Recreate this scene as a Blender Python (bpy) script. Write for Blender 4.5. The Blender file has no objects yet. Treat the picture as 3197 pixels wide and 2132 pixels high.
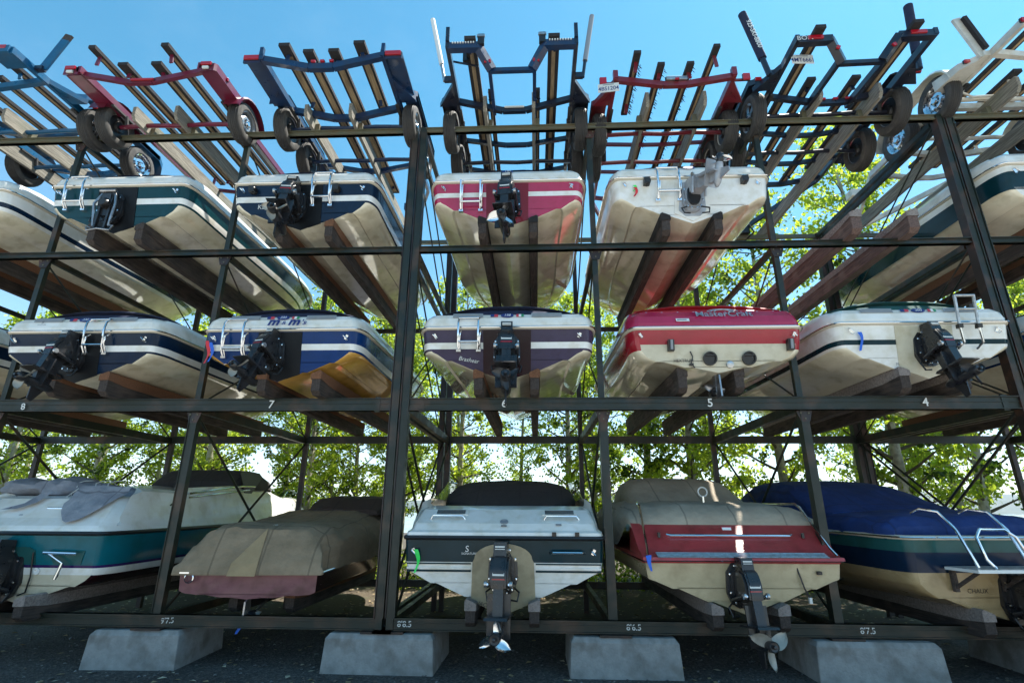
import bpy, math, random
from mathutils import Vector, Matrix, noise
random.seed(7)
S = bpy.context.scene
COL = S.collection
rad = math.radians
PI = math.pi

# ------------------------------------------------------------------ camera
cam_data = bpy.data.cameras.new('camera')
cam = bpy.data.objects.new('camera', cam_data)
COL.objects.link(cam)
cam_data.sensor_width = 36
cam_data.lens = 18.36
cam_data.clip_start = 0.05
cam_data.clip_end = 20000
pit, yaw, rol = rad(18.0046), rad(2.5614), rad(0.3078)
fw = Vector((-math.sin(yaw)*math.cos(pit), math.cos(yaw)*math.cos(pit), math.sin(pit)))
rt = Vector((math.cos(yaw), math.sin(yaw), 0))
up = rt.cross(fw)
r2 = rt*math.cos(rol)+up*math.sin(rol)
u2 = -rt*math.sin(rol)+up*math.cos(rol)
cam.matrix_world = Matrix(((r2.x, u2.x, -fw.x, 0), (r2.y, u2.y, -fw.y, 0), (r2.z, u2.z, -fw.z, 1.75), (0, 0, 0, 1)))
S.camera = cam

# ------------------------------------------------------------------ sky and sun
SUN = Vector((0.42, 0.25, 0.95)).normalized()
sun_el = math.asin(SUN.z)
sun_az = math.atan2(SUN.x, SUN.y)
W = bpy.data.worlds.new('World')
S.world = W
W.use_nodes = True
nt = W.node_tree
nt.nodes.clear()
sky = nt.nodes.new('ShaderNodeTexSky')
sky.sky_type = 'NISHITA'
sky.sun_disc = False
sky.sun_elevation = sun_el
sky.sun_rotation = sun_az
sky.altitude = 300
sky.air_density = 1.0
sky.dust_density = 0.3
sky.ozone_density = 1.0
tint = nt.nodes.new('ShaderNodeMix')
tint.data_type = 'RGBA'
tint.blend_type = 'MULTIPLY'
tint.inputs[0].default_value = 1.0
tcw = nt.nodes.new('ShaderNodeTexCoord')
sep = nt.nodes.new('ShaderNodeSeparateXYZ')
nt.links.new(tcw.outputs['Generated'], sep.inputs[0])
ramp = nt.nodes.new('ShaderNodeValToRGB')      # whiter air near the horizon, deep cyan blue overhead
ramp.color_ramp.elements[0].position = 0.02
ramp.color_ramp.elements[0].color = (0.98, 1.0, 1.05, 1)
ramp.color_ramp.elements[1].position = 0.60
ramp.color_ramp.elements[1].color = (0.39, 0.935, 0.92, 1)
nt.links.new(sep.outputs[2], ramp.inputs[0])
nt.links.new(ramp.outputs[0], tint.inputs[7])
bg = nt.nodes.new('ShaderNodeBackground')
bg.inputs[1].default_value = 0.111
wo = nt.nodes.new('ShaderNodeOutputWorld')
nt.links.new(sky.outputs[0], tint.inputs[6])
# faint high wisps of cloud
wn = nt.nodes.new('ShaderNodeTexNoise')
wn.inputs['Scale'].default_value = 1.7
wn.inputs['Detail'].default_value = 7
wn.inputs['Roughness'].default_value = 0.62
wmap = nt.nodes.new('ShaderNodeMapping')
wmap.inputs['Location'].default_value = (0.6, 0.25, 0)
wmap.inputs['Scale'].default_value = (1, 1, 1.6)
nt.links.new(tcw.outputs['Generated'], wmap.inputs[0])
nt.links.new(wmap.outputs[0], wn.inputs[0])
wr_ = nt.nodes.new('ShaderNodeMapRange')
wr_.inputs[1].default_value = 0.48
wr_.inputs[2].default_value = 0.80
wr_.inputs[4].default_value = 0.12
nt.links.new(wn.outputs[0], wr_.inputs[0])
wisp = nt.nodes.new('ShaderNodeMix')
wisp.data_type = 'RGBA'
wisp.inputs[7].default_value = (4.6, 5.6, 6.2, 1)
nt.links.new(wr_.outputs[0], wisp.inputs[0])
nt.links.new(tint.outputs[2], wisp.inputs[6])
nt.links.new(wisp.outputs[2], bg.inputs[0])
nt.links.new(bg.outputs[0], wo.inputs[0])
sl = bpy.data.lights.new('sun', 'SUN')
sl.energy = 5.0
sl.angle = rad(0.53)
sl.color = (1.0, 0.95, 0.86)
so = bpy.data.objects.new('sun', sl)
COL.objects.link(so)
so.rotation_euler = (-SUN).to_track_quat('-Z', 'Y').to_euler()
so.location = (10, 0, 30)
S.view_settings.view_transform = 'Standard'
S.view_settings.look = 'None'
S.view_settings.gamma = 1
S.view_settings.exposure = 1.27
S.view_settings.use_curve_mapping = False
S.cycles.max_bounces = 8
S.cycles.diffuse_bounces = 4
S.cycles.glossy_bounces = 4
S.cycles.transmission_bounces = 6
S.cycles.transparent_max_bounces = 6
S.cycles.use_denoising = True

# ------------------------------------------------------------------ materials
MATS = {}
def node(m, t, **k):
    n = m.node_tree.nodes.new(t)
    for a, b in k.items():
        setattr(n, a, b)
    return n
def base(name, col, rough=0.5, metal=0.0, coat=0.0, spec=0.5):
    m = bpy.data.materials.new(name)
    m.use_nodes = True
    b = m.node_tree.nodes['Principled BSDF']
    b.inputs['Base Color'].default_value = (*col, 1)
    b.inputs['Roughness'].default_value = rough
    b.inputs['Metallic'].default_value = metal
    b.inputs['Coat Weight'].default_value = coat
    b.inputs['Coat Roughness'].default_value = 0.06
    b.inputs['Specular IOR Level'].default_value = spec
    MATS[name] = m
    return m
def noisy(name, c1, c2, scale=6, detail=6, rough=(0.4, 0.6), lo=0.35, hi=0.65, metal=0, coat=0, bump=0, bscale=None, stretch=(1, 1, 1), c3=None, scale3=2, amt3=0.5, coord='Object'):
    m = base(name, c1, rough[0], metal, coat)
    L = m.node_tree.links
    b = m.node_tree.nodes['Principled BSDF']
    tc = node(m, 'ShaderNodeTexCoord')
    mp = node(m, 'ShaderNodeMapping')
    mp.inputs['Scale'].default_value = stretch
    L.new(tc.outputs[coord], mp.inputs[0])
    n = node(m, 'ShaderNodeTexNoise')
    n.inputs['Scale'].default_value = scale
    n.inputs['Detail'].default_value = detail
    n.inputs['Roughness'].default_value = 0.65
    L.new(mp.outputs[0], n.inputs[0])
    mr = node(m, 'ShaderNodeMapRange')
    mr.inputs[1].default_value = lo
    mr.inputs[2].default_value = hi
    L.new(n.outputs[0], mr.inputs[0])
    mx = node(m, 'ShaderNodeMix', data_type='RGBA')
    mx.inputs[6].default_value = (*c1, 1)
    mx.inputs[7].default_value = (*c2, 1)
    L.new(mr.outputs[0], mx.inputs[0])
    out = mx.outputs[2]
    if c3:
        n3 = node(m, 'ShaderNodeTexNoise')
        n3.inputs['Scale'].default_value = scale3
        n3.inputs['Detail'].default_value = 8
        L.new(tc.outputs[coord], n3.inputs[0])
        m3 = node(m, 'ShaderNodeMapRange')
        m3.inputs[1].default_value = 0.5
        m3.inputs[2].default_value = 0.68
        m3.inputs[4].default_value = amt3
        L.new(n3.outputs[0], m3.inputs[0])
        x3 = node(m, 'ShaderNodeMix', data_type='RGBA')
        L.new(m3.outputs[0], x3.inputs[0])
        L.new(out, x3.inputs[6])
        x3.inputs[7].default_value = (*c3, 1)
        out = x3.outputs[2]
    L.new(out, b.inputs['Base Color'])
    rr = node(m, 'ShaderNodeMapRange')
    rr.inputs[3].default_value = rough[0]
    rr.inputs[4].default_value = rough[1]
    L.new(mr.outputs[0], rr.inputs[0])
    L.new(rr.outputs[0], b.inputs['Roughness'])
    if bump:
        bn = node(m, 'ShaderNodeTexNoise')
        bn.inputs['Scale'].default_value = bscale or scale*3
        bn.inputs['Detail'].default_value = 5
        L.new(mp.outputs[0], bn.inputs[0])
        bp = node(m, 'ShaderNodeBump')
        bp.inputs['Strength'].default_value = bump
        bp.inputs['Distance'].default_value = 0.02
        L.new(bn.outputs[0], bp.inputs['Height'])
        L.new(bp.outputs[0], b.inputs['Normal'])
    return m
def gel(name, col, dirt=0.12, rough=(0.12, 0.28), coat=None):
    """painted gelcoat: slightly blotchy, glossy, with streaky grime"""
    d = tuple(c*(1-dirt)*k for c, k in zip(col, (0.97, 0.94, 0.86)))
    g = tuple(c*(1-dirt*2.2)*k for c, k in zip(col, (0.92, 0.84, 0.66)))
    m = noisy(name, col, d, 2.2, 8, rough, 0.38, 0.7, 0, (0.08 if max(col) < 0.2 else 0.3) if coat is None else coat, 0.05, 1.6, (1, 0.35, 1.6), g, 5, 0.5)
    if max(col) < 0.3:
        m.node_tree.nodes['Principled BSDF'].inputs['Specular IOR Level'].default_value = 0.2
    return m

gel('gel_white', (0.80, 0.80, 0.77))
gel('gel_cream', (0.62, 0.57, 0.44), 0.16)
gel('gel_bottom', (0.80, 0.74, 0.58), 0.18, (0.05, 0.16), 0.9)
gel('bay_black', (0.006, 0.007, 0.009), 0.1, (0.35, 0.5), 0)
gel('gel_redcover', (0.50, 0.015, 0.03), 0.1, (0.4, 0.6), 0)
gel('gel_ochre', (0.66, 0.37, 0.085), 0.2, (0.06, 0.18), 0.8)
gel('gel_grey', (0.30, 0.33, 0.36))
gel('gel_navy', (0.005, 0.018, 0.046), 0.1)
gel('gel_blue', (0.004, 0.036, 0.15), 0.1)
gel('gel_teal_dark', (0.004, 0.046, 0.060), 0.1)
gel('gel_teal', (0.004, 0.125, 0.165), 0.12)
gel('gel_forest', (0.002, 0.028, 0.040), 0.1)
gel('gel_seagreen', (0.018, 0.095, 0.095), 0.12)
gel('gel_red', (0.36, 0.012, 0.028), 0.1)
gel('gel_magenta', (0.42, 0.018, 0.075), 0.1)
gel('gel_darkred', (0.20, 0.008, 0.018), 0.1)
gel('gel_oldred', (0.40, 0.045, 0.05), 0.25, (0.3, 0.5))
gel('gel_pink', (0.24, 0.10, 0.11), 0.3, (0.4, 0.6))
gel('gel_plum', (0.060, 0.045, 0.085), 0.12)
gel('gel_maroon', (0.022, 0.006, 0.009), 0.12)
gel('gel_purple', (0.03, 0.01, 0.09), 0.1)
gel('gel_beige', (0.40, 0.34, 0.22), 0.3, (0.3, 0.5))
gel('gel_tan', (0.40, 0.29, 0.15), 0.22, (0.25, 0.45))
gel('gel_sand', (0.46, 0.38, 0.23), 0.22, (0.25, 0.45))
noisy('steel_paint', (0.006, 0.012, 0.008), (0.014, 0.020, 0.013), 5, 8, (0.35, 0.6), c3=(0.085, 0.045, 0.026), scale3=3.0, amt3=0.7, bump=0.06)
noisy('steel_olive', (0.095, 0.10, 0.068), (0.15, 0.14, 0.085), 4, 8, (0.4, 0.65), c3=(0.10, 0.06, 0.03), scale3=4, amt3=0.6, bump=0.06)
noisy('steel_rust', (0.012, 0.009, 0.009), (0.028, 0.016, 0.013), 3, 8, (0.35, 0.6), c3=(0.11, 0.045, 0.025), scale3=5, amt3=0.6, bump=0.05)
noisy('wood_grey', (0.34, 0.315, 0.26), (0.13, 0.122, 0.10), 9, 10, (0.75, 0.95), 0.3, 0.62, stretch=(6, 0.35, 6), bump=0.35, bscale=14, c3=(0.17, 0.18, 0.13), scale3=2.5)
noisy('wood_dark', (0.075, 0.055, 0.045), (0.022, 0.018, 0.017), 8, 10, (0.7, 0.95), 0.32, 0.66, stretch=(5, 0.4, 5), bump=0.5, bscale=10, c3=(0.12, 0.085, 0.07), scale3=3)
noisy('wood_brown', (0.17, 0.105, 0.085), (0.075, 0.05, 0.045), 8, 10, (0.7, 0.95), 0.32, 0.66, stretch=(5, 0.4, 5), bump=0.5, bscale=10, c3=(0.24, 0.18, 0.15), scale3=3)
noisy('wood_bunk', (0.36, 0.26, 0.14), (0.17, 0.12, 0.07), 10, 8, (0.7, 0.9), stretch=(5, 0.3, 5), bump=0.2, c3=(0.08, 0.06, 0.04))
noisy('carpet_brown', (0.27, 0.115, 0.055), (0.13, 0.06, 0.032), 60, 6, (0.95, 1), 0.3, 0.7, bump=0.8, bscale=120)
noisy('carpet_grey', (0.36, 0.31, 0.28), (0.16, 0.13, 0.12), 40, 6, (0.95, 1), 0.3, 0.7, bump=0.8, bscale=100)
noisy('carpet_black', (0.012, 0.012, 0.014), (0.03, 0.028, 0.028), 50, 5, (0.9, 1), bump=0.5, bscale=120)
noisy('concrete', (0.34, 0.335, 0.32), (0.20, 0.20, 0.19), 5, 12, (0.85, 0.95), 0.35, 0.7, bump=0.35, bscale=45, c3=(0.15, 0.13, 0.11), scale3=4.2, amt3=0.7)
noisy('rubber', (0.018, 0.018, 0.019), (0.045, 0.042, 0.038), 12, 6, (0.6, 0.85), bump=0.15)
noisy('tyre_wall', (0.095, 0.09, 0.082), (0.035, 0.034, 0.033), 8, 8, (0.75, 0.9), 0.3, 0.7)
base('chrome', (0.75, 0.76, 0.78), 0.12, 1.0)
noisy('galvanised', (0.55, 0.56, 0.57), (0.35, 0.35, 0.34), 18, 6, (0.28, 0.5), metal=0.9)
noisy('alloy', (0.45, 0.45, 0.46), (0.25, 0.25, 0.26), 10, 5, (0.25, 0.4), metal=0.9)
noisy('drive_black', (0.010, 0.010, 0.012), (0.022, 0.022, 0.024), 8, 6, (0.22, 0.45), coat=0.2)
noisy('drive_silver', (0.42, 0.43, 0.45), (0.30, 0.31, 0.33), 7, 6, (0.3, 0.45), metal=0.35)
noisy('prop_white', (0.42, 0.40, 0.34), (0.28, 0.27, 0.24), 7, 6, (0.35, 0.5), metal=0.2)
noisy('prop_dark', (0.03, 0.03, 0.034), (0.06, 0.06, 0.06), 7, 6, (0.3, 0.5), metal=0.3)
base('prop_steel', (0.72, 0.73, 0.75), 0.14, 1.0)
base('plastic_black', (0.012, 0.012, 0.013), 0.35)
base('plastic_grey', (0.24, 0.26, 0.28), 0.45)
base('rail_cream', (0.55, 0.50, 0.40), 0.3)
base('lens_red', (0.36, 0.006, 0.016), 0.12, 0, 0.5)
base('lens_amber', (0.8, 0.22, 0.01), 0.15, 0, 0.5)
base('plate', (0.62, 0.63, 0.60), 0.35)
base('ink', (0.012, 0.014, 0.03), 0.5)
base('ink_blue', (0.012, 0.03, 0.16), 0.5)
base('paint_white', (0.68, 0.70, 0.68), 0.6)
base('gel_label', (0.75, 0.76, 0.75), 0.3)
base('ribbon_green', (0.03, 0.75, 0.12), 0.5)
base('ribbon_blue', (0.01, 0.12, 0.62), 0.5)
base('ribbon_red', (0.6, 0.02, 0.04), 0.5)
base('flag_red', (0.55, 0.04, 0.06), 0.4)
base('flag_green', (0.02, 0.25, 0.10), 0.4)
def canvas(name, c1, c2, fold=0.5):
    m = noisy(name, c1, c2, 3, 8, (0.8, 0.95), 0.35, 0.68, bump=fold, bscale=4.5, stretch=(1, 0.6, 1.4))
    L = m.node_tree.links
    b = m.node_tree.nodes['Principled BSDF']
    for n in list(m.node_tree.nodes):
        if n.type == 'BUMP':
            n.inputs['Distance'].default_value = 0.07
    # stitched panel seams across and along the cloth
    src = b.inputs['Base Color'].links[0].from_socket
    tc = node(m, 'ShaderNodeTexCoord')
    sp = node(m, 'ShaderNodeSeparateXYZ')
    L.new(tc.outputs['Object'], sp.inputs[0])
    prev = None
    for ax, per in ((0, 0.62), (1, 1.15)):
        dv = node(m, 'ShaderNodeMath', operation='DIVIDE')
        dv.inputs[1].default_value = per
        L.new(sp.outputs[ax], dv.inputs[0])
        ad = node(m, 'ShaderNodeMath', operation='ADD')
        ad.inputs[1].default_value = 20.25
        L.new(dv.outputs[0], ad.inputs[0])
        fr = node(m, 'ShaderNodeMath', operation='FRACT')
        L.new(ad.outputs[0], fr.inputs[0])
        cp = node(m, 'ShaderNodeMath', operation='COMPARE')
        cp.inputs[1].default_value = 0.5
        cp.inputs[2].default_value = 0.011/per
        L.new(fr.outputs[0], cp.inputs[0])
        if prev is None:
            prev = cp
        else:
            mxm = node(m, 'ShaderNodeMath', operation='MAXIMUM')
            L.new(prev.outputs[0], mxm.inputs[0])
            L.new(cp.outputs[0], mxm.inputs[1])
            prev = mxm
    sc = node(m, 'ShaderNodeMath', operation='MULTIPLY')
    sc.inputs[1].default_value = 0.55
    L.new(prev.outputs[0], sc.inputs[0])
    mx = node(m, 'ShaderNodeMix', data_type='RGBA')
    L.new(sc.outputs[0], mx.inputs[0])
    L.new(src, mx.inputs[6])
    mx.inputs[7].default_value = (c2[0]*0.45, c2[1]*0.45, c2[2]*0.45, 1)
    L.new(mx.outputs[2], b.inputs['Base Color'])
    return m
canvas('canvas_tan', (0.36, 0.31, 0.235), (0.27, 0.23, 0.175))
canvas('canvas_brown', (0.30, 0.215, 0.135), (0.20, 0.145, 0.09), 0.6)
canvas('canvas_patch', (0.37, 0.26, 0.14), (0.28, 0.20, 0.11), 0.5)
canvas('canvas_black', (0.030, 0.027, 0.028), (0.05, 0.045, 0.045), 0.4)
canvas('canvas_navy', (0.008, 0.014, 0.045), (0.015, 0.02, 0.05), 0.4)
canvas('canvas_blue', (0.004, 0.034, 0.165), (0.004, 0.022, 0.10), 0.5)
canvas('canvas_green', (0.005, 0.08, 0.07), (0.006, 0.05, 0.05), 0.4)
canvas('canvas_grey', (0.30, 0.31, 0.34), (0.16, 0.17, 0.20), 0.7)
canvas('canvas_darkbrown', (0.045, 0.030, 0.024), (0.07, 0.045, 0.035), 0.4)
def paint(name, col, chip=(0.05, 0.03, 0.02)):
    return noisy(name, col, tuple(c*0.75 for c in col), 5, 6, (0.25, 0.45), coat=0.3, c3=chip, scale3=9, amt3=0.25)
paint('paint_navy', (0.006, 0.028, 0.085))
paint('paint_blue', (0.003, 0.085, 0.19))
paint('paint_midnight', (0.007, 0.011, 0.026))
paint('paint_maroon', (0.15, 0.008, 0.032))
paint('paint_brick', (0.17, 0.012, 0.022), (0.12, 0.06, 0.03))
paint('paint_cream', (0.66, 0.64, 0.56), (0.35, 0.2, 0.08))
def glass():
    m = base('glass', (0.55, 0.75, 0.75), 0.05)
    b = m.node_tree.nodes['Principled BSDF']
    b.inputs['Transmission Weight'].default_value = 0.85
    b.inputs['Alpha'].default_value = 0.6
    return m
glass()

# ------------------------------------------------------------------ mesh builder
class MB:
    def __init__(s):
        s.v, s.f, s.m, s.mats, s.sm = [], [], [], [], []
    def mi(s, mat):
        if mat not in s.mats:
            s.mats.append(mat)
        return s.mats.index(mat)
    def add(s, vs, fs, mat, M=None, smooth=False):
        o = len(s.v)
        k = s.mi(mat)
        s.v += [tuple(M @ Vector(p)) if M is not None else tuple(p) for p in vs]
        for f in fs:
            s.f.append([o+i for i in f])
            s.m.append(k)
            s.sm.append(smooth)
        return s
    def box(s, c, d, mat, M=None, R=None):
        x, y, z = d[0]/2, d[1]/2, d[2]/2
        vs = [Vector((sx*x, sy*y, sz*z)) for sx in (-1, 1) for sy in (-1, 1) for sz in (-1, 1)]
        if R is not None:
            vs = [R @ p for p in vs]
        vs = [p+Vector(c) for p in vs]
        fs = [(0, 1, 3, 2), (4, 6, 7, 5), (0, 4, 5, 1), (2, 3, 7, 6), (0, 2, 6, 4), (1, 5, 7, 3)]
        return s.add(vs, fs, mat, M)
    def beam(s, a, b, w, h, mat, upv=(0, 0, 1), M=None):
        a, b = Vector(a), Vector(b)
        d = b-a
        L = d.length
        d.normalize()
        u = Vector(upv)
        x = d.cross(u)
        if x.length < 1e-4:
            x = d.cross(Vector((1, 0, 0)))
        x.normalize()
        u = x.cross(d)
        vs = []
        for p in (a, b):
            for sx, sz in ((-1, -1), (1, -1), (1, 1), (-1, 1)):
                vs.append(p+x*sx*w/2+u*sz*h/2)
        fs = [(0, 3, 2, 1), (4, 5, 6, 7), (0, 1, 5, 4), (1, 2, 6, 5), (2, 3, 7, 6), (3, 0, 4, 7)]
        return s.add(vs, fs, mat, M)
    def tube(s, pts, r, mat, n=8, M=None, closed=False, caps=True):
        P = [Vector(p) for p in pts]
        rs = r if isinstance(r, (list, tuple)) else [r]*len(P)
        vs, fs = [], []
        N = len(P)
        ref = None
        for i, p in enumerate(P):
            if closed:
                t = P[(i+1) % N]-P[i-1]
            else:
                t = P[min(i+1, N-1)]-P[max(i-1, 0)]
            t.normalize()
            if ref is None:
                ref = Vector((0, 0, 1)) if abs(t.z) < 0.9 else Vector((1, 0, 0))
            x = t.cross(ref)
            if x.length < 1e-5:
                x = t.orthogonal()
            x.normalize()
            y = x.cross(t)
            ref = -y if y.dot(ref) < 0 else y
            for k in range(n):
                a = 2*PI*k/n
                vs.append(p+(x*math.cos(a)+ref*math.sin(a))*rs[i])
        for i in range(N if closed else N-1):
            j = (i+1) % N
            for k in range(n):
                k2 = (k+1) % n
                fs.append((i*n+k, j*n+k, j*n+k2, i*n+k2))
        if caps and not closed:
            fs.append(tuple(range(n)))
            fs.append(tuple((N-1)*n+k for k in range(n-1, -1, -1)))
        return s.add(vs, fs, mat, M, True)
    def lathe(s, prof, mat, n=20, M=None, smooth=True):
        """profile of (radius, axial) turned about local Z"""
        vs, fs = [], []
        for r, z in prof:
            for k in range(n):
                a = 2*PI*k/n
                vs.append((r*math.cos(a), r*math.sin(a), z))
        for i in range(len(prof)-1):
            for k in range(n):
                k2 = (k+1) % n
                fs.append((i*n+k, i*n+k2, (i+1)*n+k2, (i+1)*n+k))
        return s.add(vs, fs, mat, M, smooth)
    def prism(s, poly, t, mat, M=None, taper=1.0):
        """poly in local XY, extruded along Z from -t/2 to t/2"""
        n = len(poly)
        vs = [(x, y, -t/2) for x, y in poly]+[(x, y, t/2) for x, y in poly]
        fs = [tuple(range(n-1, -1, -1)), tuple(range(n, 2*n))]+[(i, (i+1) % n, n+(i+1) % n, n+i) for i in range(n)]
        return s.add(vs, fs, mat, M)
    def loft(s, rings, mat, closed=False, M=None, smooth=True, mats=None, cap0=False, cap1=False):
        n = len(rings[0])
        vs = [p for r in rings for p in r]
        o = len(s.v)
        s.v += [tuple(M @ Vector(p)) if M is not None else tuple(p) for p in vs]
        for i in range(len(rings)-1):
            for k in range(n if closed else n-1):
                k2 = (k+1) % n
                s.f.append([o+i*n+k, o+i*n+k2, o+(i+1)*n+k2, o+(i+1)*n+k])
                s.m.append(s.mi(mats[k] if mats else mat))
                s.sm.append(smooth)
        for c, i in ((cap0, 0), (cap1, len(rings)-1)):
            if c:
                s.f.append([o+i*n+k for k in (range(n) if i else range(n-1, -1, -1))])
                s.m.append(s.mi(mat))
                s.sm.append(False)
        return s
    def shear(s, k, z0=0):
        s.v = [(x, y-k*(z-z0), z) for x, y, z in s.v]
        return s
    def mesh(s, name, angle=40):
        me = bpy.data.meshes.new(name)
        me.from_pydata(s.v, [], s.f)
        for m in s.mats:
            me.materials.append(MATS[m])
        me.polygons.foreach_set('material_index', s.m)
        me.polygons.foreach_set('use_smooth', s.sm)
        me.update()
        if any(s.sm):
            me.set_sharp_from_angle(angle=rad(angle))
        return me
    def obj(s, name, parent=None, loc=(0, 0, 0), rot=(0, 0, 0), bevel=0, label=None):
        if not s.f:
            return None
        o = bpy.data.objects.new(name, s.mesh(name))
        COL.objects.link(o)
        o.location = loc
        o.rotation_euler = rot
        if parent:
            o.parent = parent
        if bevel:
            b = o.modifiers.new('bevel', 'BEVEL')
            b.width = bevel
            b.segments = 2
            b.limit_method = 'ANGLE'
            b.angle_limit = rad(40)
        if label:
            o['label'] = label
        return o
def tag(o, label, cat, group=None, kind=None):
    if label:
        o['label'] = label
    if cat:
        o['category'] = cat
    if group:
        o['group'] = group
    if kind:
        o['kind'] = kind
    return o
def thing(name, label, cat, loc=(0, 0, 0), rotz=0, group=None, kind=None):
    o = bpy.data.objects.new(name, None)
    COL.objects.link(o)
    o.empty_display_size = 0.2
    o.location = loc
    o.rotation_euler = (0, 0, rotz)
    return tag(o, label, cat, group, kind)
def T(x=0, y=0, z=0):
    return Matrix.Translation((x, y, z))
def RX(a):
    return Matrix.Rotation(a, 4, 'X')
def RY(a):
    return Matrix.Rotation(a, 4, 'Y')
def RZ(a):
    return Matrix.Rotation(a, 4, 'Z')
_tc = {}
def letters(body, size, mat, M, thick=0.003, mb=None, shear=0.0, bold=0.0, squash=1.0):
    """lettering as a mesh lying in local XY, centred, facing local +Z"""
    key = (body, shear, bold)
    if key not in _tc:
        cu = bpy.data.curves.new('lettering', 'FONT')
        cu.body = body
        cu.size = 1
        cu.extrude = 0
        cu.offset = bold
        cu.shear = shear
        cu.resolution_u = 3
        cu.align_x = 'CENTER'
        cu.align_y = 'CENTER'
        to = bpy.data.objects.new('lettering', cu)
        me = bpy.data.meshes.new_from_object(to)
        _tc[key] = ([tuple(v.co) for v in me.vertices], [tuple(p.vertices) for p in me.polygons])
        bpy.data.objects.remove(to)
        bpy.data.curves.remove(cu)
        bpy.data.meshes.remove(me)
    vs, fs = _tc[key]
    mb = mb or MB()
    mb.add([(x*size*squash, y*size, z+thick) for x, y, z in vs], fs, mat, M)
    return mb
# a wall-like plane facing the camera side (-Y): local X -> +X, local Y -> +Z, local Z -> -Y
FACE = Matrix(((1, 0, 0, 0), (0, 0, -1, 0), (0, 1, 0, 0), (0, 0, 0, 1)))

# ------------------------------------------------------------------ ground, lake, hills
def ground_mat():
    m = base('gravel', (0.2, 0.2, 0.2), 0.95)
    L = m.node_tree.links
    b = m.node_tree.nodes['Principled BSDF']
    tc = node(m, 'ShaderNodeTexCoord')
    v = node(m, 'ShaderNodeTexVoronoi')
    v.inputs['Scale'].default_value = 42
    L.new(tc.outputs['Object'], v.inputs[0])
    n = node(m, 'ShaderNodeTexNoise')
    n.inputs['Scale'].default_value = 0.9
    n.inputs['Detail'].default_value = 10
    L.new(tc.outputs['Object'], n.inputs[0])
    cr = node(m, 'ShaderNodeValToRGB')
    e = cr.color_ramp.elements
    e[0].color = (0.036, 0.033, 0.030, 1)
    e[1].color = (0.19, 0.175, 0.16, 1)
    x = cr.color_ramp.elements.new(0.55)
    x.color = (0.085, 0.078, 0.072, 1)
    L.new(v.outputs['Color'], cr.inputs[0])
    mx = node(m, 'ShaderNodeMix', data_type='RGBA', blend_type='MULTIPLY')
    mx.inputs[0].default_value = 0.8
    c2 = node(m, 'ShaderNodeValToRGB')
    c2.color_ramp.elements[0].position = 0.3
    c2.color_ramp.elements[0].color = (0.55, 0.5, 0.46, 1)
    c2.color_ramp.elements[1].position = 0.7
    c2.color_ramp.elements[1].color = (1, 1, 1, 1)
    L.new(n.outputs[0], c2.inputs[0])
    L.new(cr.outputs[0], mx.inputs[6])
    L.new(c2.outputs[0], mx.inputs[7])
    L.new(mx.outputs[2], b.inputs['Base Color'])
    bp = node(m, 'ShaderNodeBump')
    bp.inputs['Strength'].default_value = 0.9
    bp.inputs['Distance'].default_value = 0.02
    L.new(v.outputs['Distance'], bp.inputs['Height'])
    L.new(bp.outputs[0], b.inputs['Normal'])
ground_mat()
noisy('leaf_litter', (0.05, 0.038, 0.026), (0.11, 0.085, 0.055), 16, 10, (0.9, 1), 0.35, 0.65, bump=0.8, bscale=60, c3=(0.06, 0.07, 0.03), scale3=1.5)
noisy('water', (0.02, 0.07, 0.10), (0.03, 0.09, 0.12), 0.05, 4, (0.1, 0.16), bump=0.25, bscale=1.2)
noisy('hill_forest', (0.035, 0.055, 0.035), (0.075, 0.085, 0.06), 0.004, 10, (0.95, 1))
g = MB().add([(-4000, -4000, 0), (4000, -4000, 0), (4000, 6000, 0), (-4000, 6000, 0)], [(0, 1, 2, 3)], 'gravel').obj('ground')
g['kind'] = 'structure'
# unseen pale ground sheet in front of the rack, added to bounce sunlight onto it
noisy('bounce_gravel', (0.39, 0.37, 0.34), (0.31, 0.295, 0.265), 3, 10, (0.9, 1), bump=0.4, bscale=50)
MB().add([(-60, -45, 0.004), (60, -45, 0.004), (60, 4.9, 0.004), (-60, 4.9, 0.004)], [(0, 1, 2, 3)], 'bounce_gravel').obj('bounce_yard')['kind'] = 'structure'
# dirt and leaf litter behind the rack: an uneven patch 4 mm and more above the gravel
mb = MB()
nx, ny = 60, 22
vs = []
for j in range(ny+1):
    for i in range(nx+1):
        x = -34+68*i/nx
        y = 8.9+31*(j/ny)**1.3
        e = min(1.0, j/4.0)
        vs.append((x, y+0.5*noise.noise((x*0.4, 0, 0))*(1-j/ny), 0.006+e*0.10*(noise.noise((x*0.5, y*0.5, 3))+0.5)))
mb.add(vs, [(j*(nx+1)+i, j*(nx+1)+i+1, (j+1)*(nx+1)+i+1, (j+1)*(nx+1)+i) for j in range(ny) for i in range(nx)], 'leaf_litter', smooth=True)
mb.obj('dirt_ground')['kind'] = 'structure'
MB().add([(-3500, 46, 0.012), (3500, 46, 0.012), (3500, 5500, 0.012), (-3500, 5500, 0.012)], [(0, 1, 2, 3)], 'water').obj('lake')['kind'] = 'structure'
mb = MB()
rows = []
for i in range(161):
    x = -4400+8800*i/160
    h = 120+95*noise.noise((x*0.0011, 1.3, 0))+40*noise.noise((x*0.004, 5, 0))+14*noise.noise((x*0.02, 9, 0))+max(0, x)*0.012
    rows.append([(x, 4300+200*noise.noise((x*0.001, 7, 0)), 0.1), (x, 4600, h*0.55+18*noise.noise((x*0.006, 2, 4))), (x, 4950, h), (x, 5300, h*0.6), (x, 5600, 0.1)])
mb.loft(rows, 'hill_forest')
mb.obj('hills')['kind'] = 'structure'

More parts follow.
